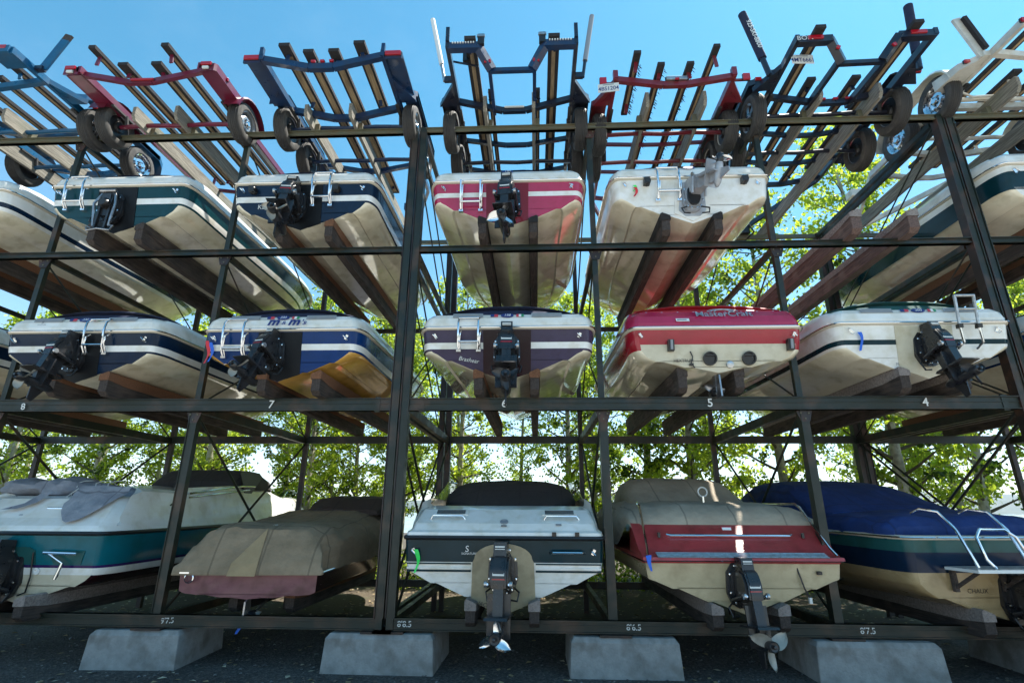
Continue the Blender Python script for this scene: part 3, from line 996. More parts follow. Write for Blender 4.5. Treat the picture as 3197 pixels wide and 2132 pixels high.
def ribbon(B, x, z, mat, L=0.28, y=-0.03):
    mb = MB()
    rows = []
    for k in range(8):
        f = k/7
        rows.append([(x-0.016+0.02*math.sin(f*5+x), y-0.012*math.sin(f*7), z-f*L), (x+0.016+0.025*math.sin(f*4.2), y-0.01*math.cos(f*6), z-f*L*0.98)])
    mb.loft(rows, mat)
    on_transom(B, mb).obj('tag_ribbon', B.t)
def side_knobs(B, xs, z, w=0.085):
    for x in xs:
        mb = MB()
        mb.lathe([(0.0, 0.10), (w*0.42, 0.10), (w*0.55, 0.085), (w*0.55, 0.0)], 'plastic_black', 16, T(x, 0, z) @ FACE)
        mb.box((x-w*0.1, -0.05, z), (w*1.0, 0.09, w*1.0), 'plastic_black')
        on_transom(B, mb).obj('trim_tab_actuator', B.t)
KEEL = {1: 0.66, 2: 3.35, 3: 5.60}
YS = 6.56
FLEET = 'boats stored on the {} tier'
def pair(tier, x, boatname, carpet, wood='wood_dark', y0=6.5, off=0.36, y1=10.62, hz=None, h=None):
    k = hz or KEEL[tier]
    top = k+0.122
    hh = h or {1: 0.27, 2: 0.30, 3: 0.30}[tier]
    for sg, w in ((-1, 'left'), (1, 'right')):
        bunk(x+sg*off, top, y0, y1, carpet, f'{w} timber bunk beam under {boatname}', hh, side=sg, wood=wood)
# ---- third tier
KN = KEEL[3]
B = boat('motorboat', 'white boat with two thin navy stripes at the far left of the third tier', -8.98, YS, KN, 2.2, 5.8, 0.72, low='gel_white', stripe='gel_navy', up_='gel_white', panel='gel_grey', group=FLEET.format('third'), st=(0.64, 0.74))
stern_eyes(B); sterndrive(B, rad(20))
pair(3, -8.98, 'the white navy-striped boat at far left of the third tier', 'carpet_brown')
B = boat('motorboat', 'dark teal boat with a white band and bare drive bracket, third tier', -6.17, YS, KN, 2.18, 5.8, 0.74, low='gel_teal_dark', stripe='gel_white', up_='gel_teal_dark', panel='bay_black', group=FLEET.format('third'))
stern_eyes(B); ladder(B, -0.62, 0.27); sterndrive(B, rad(-6), 0, bare=True, x=-0.05)
pair(3, -6.10, 'the dark teal boat on the third tier', 'wood_dark')
B = boat('motorboat', 'navy boat with white band and visible propeller, third tier beside the double post', -3.37, YS, KN, 2.18, 5.8, 0.72, low='gel_navy', stripe='gel_white', up_='gel_navy', panel='bay_black', group=FLEET.format('third'))
stern_eyes(B); ladder(B, 0.30, 0.26); sterndrive(B, rad(14), rad(6), prop='prop_white', x=-0.10); side_knobs(B, (-0.72, 0.52), 0.60); ring_light(B)
handwriting(B, 'KEARN', -0.50, 0.36, 0.10, 'plate', 0, 0.1)
pair(3, -3.29, 'the navy boat named in white on the third tier', 'carpet_brown')
B = boat('motorboat', 'bright red boat with a thin white band, middle of the third tier', -0.37, YS, KN, 2.24, 5.9, 0.68, low='gel_magenta', stripe='gel_white', up_='gel_magenta', panel='gel_darkred', group=FLEET.format('third'), st=(0.66, 0.76))
stern_eyes(B); ladder(B, -0.52, 0.28, B.hr-0.01, B.hr-0.44); sterndrive(B, rad(6), rad(-6), prop='prop_steel', x=0.02, pr=0.215, phase=1.0); ring_light(B, 0.4, B.hr+0.25); deck_marks(B, '190', False, False)
pair(3, -0.36, 'the red boat on the third tier', 'carpet_black')
B = boat('motorboat', 'all white boat with a silver drive tilted right up, third tier', 2.24, YS, KN, 2.26, 5.9, 0.68, bottom='gel_bottom', low='gel_white', stripe='gel_white', up_='gel_white', panel=None, group=FLEET.format('third'), cover='canvas_black')
mb = MB()
mb.prism([(-0.22, 0.62), (-0.25, 0.15), (0, 0.03), (0.25, 0.15), (0.22, 0.62)], 0.03, 'gel_white', FACE)
mb.prism([(-0.17, 0.56), (-0.19, 0.18), (-0.10, 0.10), (0.10, 0.10), (0.19, 0.18), (0.17, 0.56), (0.1, 0.6), (-0.1, 0.6)], 0.04, 'drive_silver', FACE)
on_transom(B, mb).obj('drive_bay', B.t)
stern_eyes(B); ladder(B, -0.33, 0.30); sterndrive(B, rad(72), rad(22), 'drive_silver', 'prop_steel', x=0.0, phase=0.9, s=0.80); side_knobs(B, (-0.62, 0.74), 0.60); ring_light(B, 0.4, B.hr+0.25); deck_marks(B, '210', False, False)
ribbon(B, -0.80, 0.56, 'ribbon_green', 0.09); ribbon(B, -0.79, 0.53, 'ribbon_red', 0.14)
pair(3, 2.21, 'the all white boat on the third tier', 'carpet_black')
for x, w in ((4.43, 'left'), (5.19, 'right')):
    bunk(x, KN+0.12, 6.5, 10.62, 'carpet_grey', f'bare {w} timber of the empty third tier slot, rough grey carpet on top', 0.32, 0.14, 'wood_brown', 1)
B = boat('motorboat', 'cream hulled boat with black side stripe, far right of the third tier', 7.62, YS, KN, 2.3, 6.0, 0.78, low='gel_white', stripe='gel_forest', up_='gel_white', panel='gel_grey', group=FLEET.format('third'), st=(0.52, 0.86), sheer=0.5, cover='canvas_navy')
sterndrive(B, rad(20)); stern_eyes(B)
pair(3, 7.62, 'the cream boat at far right of the third tier', 'carpet_brown')
# ---- second tier
KN = KEEL[2]
def navy(x, label, num, **k):
    B = boat('motorboat', label, x, YS+k.pop('dy', 0), KN, k.pop('W_', 2.2), 5.8, 0.69, group=FLEET.format('second'), **k)
    stern_eyes(B, z=0.58); deck_marks(B, num)
    return B
B = navy(-9.0, 'mostly cut off black boat at the left picture edge, second tier', '', low='gel_navy', up_='gel_navy', panel='bay_black')
sterndrive(B, rad(10))
pair(2, -9.0, 'the cut off boat at the left edge of the second tier', 'carpet_brown')
B = navy(-6.15, 'near black boat with white deck and cream bottom, second tier left', '230', low='gel_navy', up_='gel_navy', panel='bay_black', W_=2.22)
ladder(B, 0.26, 0.27, B.hr+0.15, B.hr-0.30); sterndrive(B, rad(12), rad(-8), prop='prop_white', x=-0.04, s=0.86); ring_light(B)
mb = letters('S', 0.07, 'ink', deck_frame(B) @ T(-0.58, 0.07, 0.02), 0.01)
letters('SIGNATURE', 0.022, 'ink', deck_frame(B) @ T(-0.57, 0.03, 0.02), 0.01, mb)
mb.obj('lettering_decal', B.t)
pair(2, -6.06, 'the near black boat with the drive turned left on the second tier', 'carpet_brown')
B = navy(-3.38, 'blue boat with big blue lettering on its deck and ochre bottom, second tier', '230', low='gel_blue', up_='gel_blue', panel='bay_black', bottom='gel_ochre', W_=2.18)
ladder(B, -0.60, 0.27, B.hr+0.13, B.hr-0.36); sterndrive(B, rad(22), rad(-14), prop='prop_white', x=-0.06, s=0.84); ring_light(B)
M = deck_frame(B)
mb = letters('m', 0.20, 'ink_blue', M @ T(-0.10, 0.035, 0.022), 0.012, None, 0.12, 0.035)
letters('&', 0.09, 'ink_blue', M @ T(0.04, 0.015, 0.022), 0.012, mb, 0.1, 0.02)
letters('m', 0.20, 'ink_blue', M @ T(0.18, 0.035, 0.022), 0.012, mb, 0.12, 0.035)
letters("'s", 0.13, 'ink_blue', M @ T(0.31, 0.02, 0.022), 0.012, mb, 0.1, 0.02)
mb.obj('lettering_decal', B.t)
ribbon(B, -0.97, 0.54, 'ribbon_red', 0.30); ribbon(B, -0.92, 0.52, 'ribbon_blue', 0.26)
pair(2, -3.2, 'the blue boat with ochre bottom on the second tier', 'carpet_brown')
B = navy(-0.355, 'dull plum purple boat with a white band, middle of the second tier', '198', low='gel_plum', up_='gel_plum', panel='gel_maroon', W_=2.3)
ladder(B, -0.50, 0.26, B.hr+0.12, B.hr-0.30); sterndrive(B, rad(14), rad(2), prop='prop_dark', x=0.0); ring_light(B)
handwriting(B, 'Brashear', -0.50, 0.27, 0.075, 'plate', rad(-10), 0.2)
pair(2, -0.36, 'the plum purple boat on the second tier', 'carpet_brown')
LV = [(0, 0, 0), (0.0, 0.0, 0.07), (0.02, 0.03, 0.17), (0.06, 0.09, 0.25), (0.18, 0.22, 0.28)]
B = boat('motorboat', 'glossy red ski boat with two round black exhausts, second tier', 2.35, YS, KN+0.09, 2.26, 6.0, 0.58, low='gel_cream', stripe='gel_red', up_='gel_red', trb='gel_cream', deck='gel_magenta', sidelow='gel_red', levels=LV, dead=0.20, chine=0.50, st=(0.63, 0.66), group=FLEET.format('second'), cover='gel_redcover', bottom='gel_bottom', covh=0.10)
mb = letters('MasterCraft', 0.13, 'galvanised', deck_frame(B) @ T(0.12, 0.115, 0.03), 0.012, None, 0.0, 0.012, 1.15)
mb.obj('lettering_decal', B.t)
M = deck_frame(B)
mb = MB()
for k in range(3):
    pts = [M @ Vector((0.12+(0.20-0.045*k)*math.cos(a), 0.165+0.05*math.sin(a)-0.004*k, 0.035)) for a in [PI*j/12 for j in range(13)]]
    mb.tube(pts, 0.007, 'galvanised', 6)
mb.obj('arched_emblem', B.t)
mb = MB(); mb.box((-0.42, 0.03, 0.022), (0.17, 0.05, 0.006), 'gel_label', M); mb.box((-0.43, 0.03, 0.026), (0.12, 0.012, 0.004), 'ink', M); mb.obj('sticker', B.t)
for x in (-0.11, 0.38):
    mb = MB()
    mb.lathe([(0.088, 0.0), (0.088, 0.035), (0.070, 0.035), (0.068, 0.012), (0, 0.012)], 'plastic_black', 24, T(x, -0.01, 0.175) @ FACE)
    mb.prism([(-0.05, 0.03), (0.05, 0.03), (0.06, 0.05), (-0.06, 0.05)], 0.03, 'plastic_black', T(x, -0.03, 0.175) @ FACE)
    on_transom(B, mb).obj('exhaust_flap', B.t)
mb = MB(); mb.lathe([(0.045, 0), (0.045, 0.02), (0.03, 0.026), (0, 0.026)], 'galvanised', 16, T(0.14, -0.005, 0.10) @ FACE); on_transom(B, mb).obj('drain_fitting', B.t)
for x in (-0.60, 0.90):
    mb = MB(); mb.box((x, -0.04, 0.34), (0.075, 0.07, 0.14), 'plastic_black'); mb.box((x, -0.085, 0.34), (0.03, 0.02, 0.12), 'plastic_grey'); on_transom(B, mb).obj('platform_bracket', B.t)
mb = MB(); mb.tube([(-0.35, -0.01, 0.27), (-0.33, -0.03, 0.2), (-0.35, -0.03, 0.12), (-0.31, -0.03, 0.06)], 0.008, 'plastic_black', 6); mb.box((-0.35, -0.03, 0.10), (0.05, 0.03, 0.03), 'plastic_black'); on_transom(B, mb).obj('sensor_cable', B.t)
handwriting(B, 'HEXTRUM', -0.44, 0.155, 0.055, 'ink', 0, 0, 'lettering_decal')
stern_eyes(B, xs=0.86, z=0.48)
mb = MB()   # rudder, shaft and propeller under the hull
mb.tube([(0, 0.9, 0.05), (0, 0.15, -0.24)], 0.015, 'galvanised', 8)
mb.beam((0, 0.18, 0.03), (0, 0.18, -0.22), 0.03, 0.10, 'alloy', (0, 1, 0))
mb.prism([(0.02, 0.0), (-0.08, -0.02), (-0.10, -0.30), (0.06, -0.30)], 0.02, 'alloy', T(0, 0.08, 0) @ Matrix(((0, 0, 1, 0), (1, 0, 0, 0), (0, 1, 0, 0), (0, 0, 0, 1))))
g_ = mb.obj('running_gear', B.t)
pm = propeller('alloy', 0.16); pm.v = [(a, b2+0.26, c-0.20) for a, b2, c in pm.v]; pm.obj('propeller', g_)
pair(2, 2.26, 'the red ski boat on the second tier', 'wood_dark', y0=6.62, hz=KN+0.04)
B = boat('motorboat', 'white boat with a thin green stripe and upright ladder, second tier', 4.92, YS, KN, 2.24, 5.9, 0.70, low='gel_white', stripe='gel_forest', up_='gel_white', panel='gel_cream', group=FLEET.format('second'), cover='canvas_green', st=(0.61, 0.70), panelw=0.30)
stern_eyes(B, xs=0.80); deck_marks(B, '200'); sterndrive(B, rad(12), rad(6), prop='prop_dark', x=0.0, s=0.86); ring_light(B)
ribbon(B, -0.80, 0.58, 'ribbon_blue', 0.24)
mb = MB()    # boarding ladder unfolded upward, square aluminium tube
for sg in (-1, 1):
    xx = 0.49+sg*0.115
    mb.tube([(xx, -0.10, 0.62), (xx, -0.08, 1.02)], 0.018, 'galvanised', 8)
    mb.tube([(xx-0.06*0, -0.03, 0.36), (xx+0.02, -0.11, 0.42), (xx, -0.10, 0.64)], 0.016, 'chrome', 8)
    mb.box((xx, -0.10, 0.62), (0.055, 0.055, 0.05), 'plastic_black')
for z in (0.66, 0.84, 1.01):
    mb.tube([(0.375, -0.09, z), (0.605, -0.09, z)], 0.016, 'galvanised', 8)
on_transom(B, mb).obj('boarding_ladder', B.t)
handwriting(B, 'MAN', -0.33, 0.18, 0.05, 'plastic_grey', 0, 0.1)
pair(2, 4.95, 'the white green-striped boat on the second tier', 'carpet_grey')
B = navy(7.66, 'blue boat partly cut off at the right edge of the second tier', '', low='gel_blue', up_='gel_blue', panel='bay_black', W_=2.25)
sterndrive(B, rad(15))
pair(2, 7.66, 'the cut off blue boat at the right edge of the second tier', 'carpet_brown')
# ---- first tier
KN = KEEL[1]
G1 = FLEET.format('first')
# centre: white cuddy with dark green band
LV = [(0, 0, 0), (0.015, 0.015, 0.06), (0.06, 0.06, 0.085), (0.075, 0.14, 0.16), (0.11, 0.42, 0.32), (0.16, 0.78, 0.37)]
B = boat('motorboat', 'white boat with a dark green band and beige arch, first tier', -0.385, 6.70, KN, 2.40, 6.2, 0.79, low='gel_white', stripe='gel_white', up_='gel_forest', trb='gel_white', group=G1, cover=None, levels=LV, st=(0.64, 0.66), rail='plastic_black', chine=0.54, dead=0.36, bottom='gel_cream', corner=0.05)
mb = MB()
arch = [(-0.375, 0.10), (-0.36, 0.52)]+[(-0.34*math.cos(a), 0.56+0.17*math.sin(a)) for a in [PI*k/14 for k in range(15)]]+[(0.36, 0.52), (0.375, 0.10), (0, -0.05)]
mb.prism(arch, 0.05, 'gel_beige', FACE)
on_transom(B, mb).obj('drive_bay', B.t)
mb = MB()
for zz in (0.505, 0.455, 0.425):
    for sg in (-1, 1):
        mb.box((sg*0.76, -0.004, zz), (0.76, 0.012, 0.022 if zz < 0.5 else 0.016), 'gel_forest' if zz != 0.455 else 'gel_white')
on_transom(B, mb).obj('pinstripe', B.t)
sterndrive(B, rad(2), rad(-5), prop='prop_steel', x=0.0, phase=1.2, zp=0.44, s=1.0); ribbon(B, -1.02, 0.66, 'ribbon_green', 0.26); stern_eyes(B, xs=0.88, z=0.64)
def slope(B, a, b2):
    a, b2 = Vector(a), Vector(b2)
    d = (b2-a).normalized()
    n = Vector((1, 0, 0)).cross(d)
    return Matrix(((1, d.x, n.x, a.x), (0, d.y, n.y, a.y), (0, d.z, n.z, a.z), (0, 0, 0, 1)))
M = slope(B, (0, 0.14-0.126, 0.79+0.16), (0, 0.42-0.126, 0.79+0.32))
for sg in (-1, 1):
    mb = MB()
    mb.box((sg*0.68, 0.24, 0.006), (0.44, 0.11, 0.012), 'gel_white', M)
    for i in range(4):
        mb.box((sg*0.68, 0.205+0.024*i, 0.013), (0.36, 0.013, 0.006), 'plastic_black', M)
    mb.obj('vent_grille', B.t)
    mb = MB()
    mb.tube([M @ Vector(p) for p in ((sg*0.70-0.21, 0.09, 0.0), (sg*0.70-0.18, 0.09, 0.05), (sg*0.70+0.18, 0.09, 0.05), (sg*0.70+0.21, 0.09, 0.0))], 0.013, 'chrome', 8)
    mb.obj('grab_handle', B.t)
mb = MB(); mb.tube([(0.55, -0.01, 0.63), (0.58, -0.06, 0.635), (0.92, -0.06, 0.635), (0.95, -0.01, 0.63)], 0.014, 'chrome', 8); on_transom(B, mb).obj('grab_handle', B.t)
mb = MB(); mb.lathe([(0.05, 0), (0.05, 0.01), (0.036, 0.012), (0.03, 0.006), (0, 0.006)], 'plastic_grey', 20, M @ T(0, 0.03, 0.002)); mb.box((0, -0.06, 0.006), (0.07, 0.02, 0.004), 'ink', M); mb.obj('round_badge', B.t)
mb = MB(); mb.box((0.66, -0.03, 0.006), (0.07, 0.03, 0.006), 'plastic_grey', M); mb.obj('badge', B.t)
for xx in (0.60, 0.87):
    mb = MB(); mb.box((xx, 0.005, 0.835), (0.05, 0.03, 0.05), 'plastic_black'); on_transom(B, mb).obj('switch_socket', B.t)
handwriting(B, 'S', -0.43, 0.665, 0.10, 'gel_label', 0, 0.1, 'lettering_decal'); handwriting(B, 'SIGNATURE', -0.405, 0.615, 0.034, 'gel_label', 0, 0.1, 'lettering_decal')
mb = letters('JACK T', 0.06, 'ink', T(-0.20, -0.032, 0.06) @ FACE @ RZ(rad(-14)), 0.002, None, 0.3); on_transom(B, mb).obj('painted_name', B.t)
# black canvas over the cockpit, windscreen wings
def dome(nm, B, rows, mat, n=14, par=None, wr=0.015, power=0.5, seed=0, label=None):
    """rows: (y, half width, edge z, top z[, x offset])"""
    rings = []
    full = []
    rows = [tuple(r)+((0,) if len(r) == 4 else ()) for r in rows]
    for a, b in zip(rows, rows[1:]):
        m = max(1, int(math.ceil((b[0]-a[0])/0.09)))
        full += [tuple(p+(q-p)*k/m for p, q in zip(a, b)) for k in range(m)]
    full.append(rows[-1])
    n = n*2
    for y, hw, ze, zt, xo in full:
        r = []
        for k in range(n+1):
            a = PI*k/n
            cx, sx = math.cos(a), math.sin(a)
            px = -hw*math.copysign(abs(cx)**power, cx)
            pz = ze+(zt-ze)*abs(sx)**power
            w = wr*noise.noise((px*2.0+seed, y*1.4, pz*2))
            fold = 1-abs(noise.noise((px*3.2+seed, y*2.6+px*1.5, pz*5)))*2.2
            w += wr*1.5*max(0.0, fold)**2*(0.4+0.6*(1-abs(sx)))+wr*0.35*noise.noise((px*9+seed, y*5, pz*9))
            sag = -wr*0.9*max(0.0, noise.noise((px*1.1+seed*3, y*1.0, 4.0)))*abs(sx)
            r.append((px*(1+w*0.5)+xo, y, pz+w+sag))
        rings.append(r)
    mb = MB()
    mb.loft(rings, mat, cap0=True, cap1=True)
    return mb.obj(nm, par or B.t, label=label)
dome('cockpit_cover', B, [(1.02, 0.55, 1.14, 1.17), (1.25, 0.86, 1.13, 1.28), (1.6, 0.98, 1.12, 1.47), (2.0, 1.0, 1.10, 1.56), (2.5, 0.97, 1.08, 1.58), (3.0, 0.85, 1.08, 1.48), (3.6, 0.62, 1.08, 1.28)], 'canvas_black', power=0.62, seed=3)
for sg in (-1, 1):
    mb = MB()
    mb.add([(sg*1.10, 0.75, 1.13), (sg*1.03, 2.2, 1.12), (sg*0.93, 2.3, 1.52), (sg*0.97, 1.65, 1.50)], [(0, 1, 2, 3)], 'glass')
    mb.tube([(sg*1.10, 0.75, 1.13), (sg*0.97, 1.65, 1.51), (sg*0.93, 2.3, 1.53)], 0.012, 'chrome', 6)
    mb.obj('windscreen', B.t)
pair(1, -0.385, 'the white and green boat on the first tier', 'carpet_grey')
# red boat under a tan cover
def custom(label, x, y, z, rotz=0, cat='motorboat'):
    t = thing('motorboat', label, cat, (x, y, z), rotz, G1)
    B = Boat()
    B.t = t
    return B
B = boat('motorboat', 'old red boat under a tan cover, white propeller hanging low, first tier', 2.36, 6.62, KN, 2.24, 6.2, 0.56, low='gel_sand', stripe='gel_sand', up_='gel_sand', sidelow='gel_beige', trb='gel_sand', group=G1, cover=None, rail='gel_oldred', deck='gel_oldred', levels=[(0, 0, 0), (-0.03, -0.06, 0.01), (-0.03, -0.05, 0.045), (0.02, 0.02, 0.05), (0.3, 0.3, 0.06)], st=(0.8, 0.9), chine=0.68, dead=0.36, rotz=rad(3), rake=0.08, corner=0.0)
sterndrive(B, rad(6), rad(3), prop='prop_white', x=-0.06, zp=0.32, phase=0.25, cap=True, s=0.90, pr=0.255)
mb = MB()
mb.loft([[(-1.14, -0.06, 0.60), (1.14, -0.06, 0.60)], [(-1.145, 0.02, 0.63), (1.145, 0.02, 0.63)], [(-1.15, 0.10, 0.68), (1.15, 0.10, 0.68)], [(-1.17, 0.36, 0.955), (1.17, 0.36, 0.955)], [(-1.15, 0.5, 0.98), (1.15, 0.5, 0.98)]], 'gel_oldred')
for sg in (-1, 1):
    mb.add([(sg*1.14, -0.06, 0.60), (sg*1.15, 0.10, 0.68), (sg*1.17, 0.36, 0.955), (sg*1.15, 0.5, 0.98), (sg*1.15, 0.55, 0.58)], [(0, 1, 2, 3, 4)], 'gel_oldred')
mb.obj('sloped_transom', B.t)
mb = MB()
for i in range(4):
    mb.tube([(-0.98, -0.095+0.03*i, 0.607+0.012*i), (0.98, -0.095+0.03*i, 0.607+0.012*i)], 0.009, 'galvanised', 6)
mb.obj('step_strip', B.t)
mb = MB(); mb.tube([(-0.80, 0.30, 0.84), (-0.72, 0.22, 0.825), (0.72, 0.22, 0.825), (0.80, 0.30, 0.84)], 0.016, 'chrome', 8); mb.obj('grab_rail', B.t)
for sg in (-1, 1):
    mb = MB(); mb.tube([(sg*1.09, -0.07, 0.62), (sg*1.07, 0.02, 0.70), (sg*1.02, 0.46, 1.16), (sg*1.02, 0.56, 1.20), (sg*0.86, 1.1, 1.20), (sg*0.86, 1.12, 1.08)], 0.016, 'chrome', 8); mb.tube([(sg*0.93, 0.86, 1.20), (sg*0.93, 0.88, 1.06)], 0.014, 'chrome', 8); mb.obj('hand_rail', B.t)
    mb = MB(); mb.box((sg*0.87, 0.20, 0.83), (0.03, 0.02, 0.06), 'plastic_black'); mb.obj('cleat', B.t)
mb = MB(); mb.box((0, 0.312, 0.90), (0.13, 0.006, 0.055), 'flag_red', R=Matrix.Rotation(rad(-30), 3, 'X')); mb.box((0, 0.306, 0.90), (0.11, 0.006, 0.035), 'gel_label', R=Matrix.Rotation(rad(-30), 3, 'X')); mb.obj('warning_label', B.t)
cv = dome('canvas_cover', B, [(0.35, 1.16, 0.90, 0.955), (0.42, 1.18, 0.93, 1.06), (0.60, 1.19, 0.86, 1.17), (1.0, 1.21, 0.66, 1.22), (1.5, 1.21, 0.62, 1.25), (2.1, 1.20, 0.62, 1.27), (3.0, 1.16, 0.62, 1.28), (4.2, 0.98, 0.66, 1.2), (5.2, 0.55, 0.80, 1.05), (6.0, 0.12, 0.84, 0.92)], 'canvas_tan', 18, wr=0.022, power=0.42, seed=9)
dome('canvas_hump', B, [(1.45, 0.86, 1.10, 1.24), (1.75, 0.86, 1.08, 1.38), (2.05, 0.85, 1.08, 1.55), (2.35, 0.83, 1.08, 1.62), (2.9, 0.80, 1.06, 1.63), (3.5, 0.74, 1.04, 1.52), (4.3, 0.6, 1.0, 1.22)], 'canvas_tan', 18, wr=0.018, power=0.40, seed=19)
mb = MB()
for i in range(7):
    mb.lathe([(0.013, 0), (0.013, 0.012), (0, 0.014)], 'chrome', 8, T(-1.02+0.34*i, 0.385, 0.965) @ FACE)
mb.obj('snap', cv)
mb = MB(); mb.tube([(0.0, 1.0, 1.20), (0.0, 1.0, 1.30)], 0.012, 'chrome', 6); mb.tube([(0.062*math.cos(2*PI*k/20), 1.0, 1.36+0.062*math.sin(2*PI*k/20)) for k in range(20)], 0.010, 'plate', 6, closed=True); mb.obj('stern_light', B.t)
mb = MB(); mb.tube([(0.62, -0.03, 0.50), (0.63, -0.06, 0.40), (0.66, -0.06, 0.28), (0.70, -0.07, 0.18)], 0.009, 'plastic_black', 6); mb.box((0.70, -0.07, 0.16), (0.03, 0.03, 0.06), 'plate'); mb.obj('sensor_cable', B.t)
mb = MB(); mb.box((0.86, -0.05, 0.44), (0.05, 0.03, 0.035), 'wood_dark'); mb.obj('drain_fitting', B.t)
rb = MB(); rb.loft([[(-1.12, -0.10, 0.62), (-1.06, -0.12, 0.63)], [(-1.11, -0.12, 0.54), (-1.07, -0.12, 0.55)], [(-1.08, -0.12, 0.46), (-1.06, -0.12, 0.46)]], 'ribbon_blue'); rb.obj('tag_ribbon', B.t)
pair(1, 2.36, 'the red boat with tan cover on the first tier', 'carpet_grey', hz=KN-0.01)
# right: blue covered boat
B = boat('motorboat', 'teal and navy boat under a blue canvas cover, first tier right', 5.24, 6.70, KN-0.03, 2.28, 6.8, 0.86, low='gel_tan', stripe='gel_navy', up_='gel_seagreen', trb='gel_tan', sidelow='gel_tan', group=G1, cover=None, rail='rail_cream', deck='gel_seagreen', levels=[(0, 0, 0), (0.03, 0.03, 0.02), (0.2, 0.2, 0.03)], st=(0.57, 0.82), chine=0.44, dead=0.30, bottom='gel_tan', rake=0.12, rotz=rad(6))
cv = dome('canvas_cover', B, [(0.02, 1.12, 0.86, 0.98), (0.12, 1.15, 0.84, 1.08), (0.5, 1.15, 0.84, 1.12), (1.1, 1.15, 0.84, 1.16), (1.8, 1.15, 0.84, 1.2), (2.9, 1.12, 0.84, 1.24), (4.3, 1.02, 0.86, 1.2), (5.4, 0.72, 0.9, 1.15), (6.5, 0.2, 0.94, 1.05)], 'canvas_blue', 18, wr=0.03, power=0.5, seed=5)
dome('canvas_hump', B, [(1.25, 1.0, 1.05, 1.16, -0.02), (1.6, 1.0, 1.04, 1.32, -0.06), (2.1, 0.98, 1.04, 1.55, -0.14), (2.5, 0.95, 1.04, 1.63, -0.18), (3.3, 0.92, 1.02, 1.64, -0.18), (4.0, 0.84, 1.0, 1.52, -0.1), (5.0, 0.6, 1.0, 1.2)], 'canvas_blue', 18, wr=0.02, power=0.42, seed=15)
mb = MB()
mb.box((-0.20, -0.30, 0.545), (0.98, 0.42, 0.03), 'paint_white')
for i in range(6):
    mb.box((-0.20, -0.47+0.07*i, 0.562), (0.96, 0.05, 0.008), 'galvanised')
for xx in (-0.60, -0.02, 0.50):
    mb.beam((xx, -0.08, 0.53), (xx, -0.08, 0.30), 0.05, 0.04, 'wood_dark', (0, 1, 0)); mb.beam((xx, -0.08, 0.34), (xx, -0.40, 0.525), 0.03, 0.03, 'wood_dark')
mb.obj('swim_platform', B.t)
mb = MB()
for xx in (-0.62, -0.02):
    mb.tube([(xx+0.10, -0.34, 0.57), (xx, -0.28, 0.95), (xx-0.06, -0.16, 1.14), (xx-0.14, 0.0, 1.17), (xx-0.17, 0.10, 1.12)], 0.016, 'chrome', 8)
mb.tube([(-0.42, -0.44, 0.57), (-0.50, -0.44, 0.66), (-0.52, -0.40, 0.88), (-0.44, -0.38, 0.96), (-0.16, -0.38, 0.96), (-0.06, -0.40, 0.88), (0.0, -0.44, 0.66), (0.10, -0.44, 0.57)], 0.016, 'chrome', 8)
mb.obj('boarding_ladder', B.t)
sterndrive(B, rad(6), rad(2), prop=None, x=0.12, zp=0.26, cap=False, s=1.1)
mb = MB()
mb.box((0.58, 0.0, 0.72), (0.03, 0.02, 0.10), 'plate'); mb.lathe([(0.042, 0), (0.042, 0.02), (0.03, 0.024), (0.026, 0.01), (0, 0.01)], 'galvanised', 18, T(0.58, 0.0, 0.63) @ FACE)
on_transom(B, mb).obj('key_tag', B.t)
handwriting(B, 'CHAUX', -0.32, 0.30, 0.07, 'wood_dark', 0, 0.0); ribbon(B, 0.0, 0.36, 'ribbon_blue', 0.16)
pair(1, 5.24, 'the blue covered boat on the first tier', 'carpet_grey', hz=KN-0.04)
# left: small old boat under brown cover
B = boat('motorboat', 'small faded pink boat under a brown patched cover, first tier', -3.52, 6.84, KN+0.06, 1.74, 5.6, 0.30, low='gel_pink', stripe='gel_pink', up_='gel_oldred', trb='gel_pink', sidelow='gel_maroon', bottom='gel_maroon', group=G1, cover=None, rail='chrome', deck='gel_oldred', levels=[(0, 0, 0), (0.1, 0.1, 0.02)], st=(0.9, 0.94), chine=0.32, dead=0.10, rake=0.08, corner=0.0)
cv = dome('canvas_cover', B, [(-0.10, 0.93, 0.28, 0.31), (-0.07, 0.94, 0.275, 0.40), (0.02, 0.90, 0.29, 0.60), (0.14, 0.80, 0.31, 0.80), (0.45, 0.92, 0.32, 0.86), (1.1, 1.0, 0.33, 0.88), (1.7, 1.02, 0.33, 0.94), (2.1, 1.0, 0.33, 1.02), (2.6, 0.96, 0.34, 1.08), (3.6, 0.85, 0.36, 0.95), (4.6, 0.55, 0.4, 0.7), (5.5, 0.12, 0.44, 0.55)], 'canvas_brown', 18, wr=0.03, power=0.5, seed=2)
mb = MB(); mb.add([(-0.22, -0.125, 0.27), (0.13, -0.125, 0.27), (0.13, -0.09, 0.41), (0.10, 0.12, 0.815), (-0.20, -0.09, 0.41)], [(0, 1, 2, 4), (4, 2, 3)], 'canvas_patch'); mb.obj('cover_patch', cv)
dome('canopy', B, [(2.15, 0.60, 0.95, 1.05, 0.30), (2.5, 0.66, 0.95, 1.24, 0.32), (3.0, 0.68, 0.9, 1.28, 0.34), (3.5, 0.6, 0.85, 1.15, 0.3)], 'canvas_darkbrown', 14, wr=0.02, power=0.5, seed=8)
mb = MB(); mb.lathe([(0.055, -0.02), (0.06, 0.03), (0.048, 0.035), (0.045, -0.02)], 'chrome', 20, T(-0.70, -0.06, 0.24) @ FACE); mb.box((-0.76, -0.08, 0.30), (0.12, 0.05, 0.018), 'chrome'); mb.obj('stern_lamp', B.t)
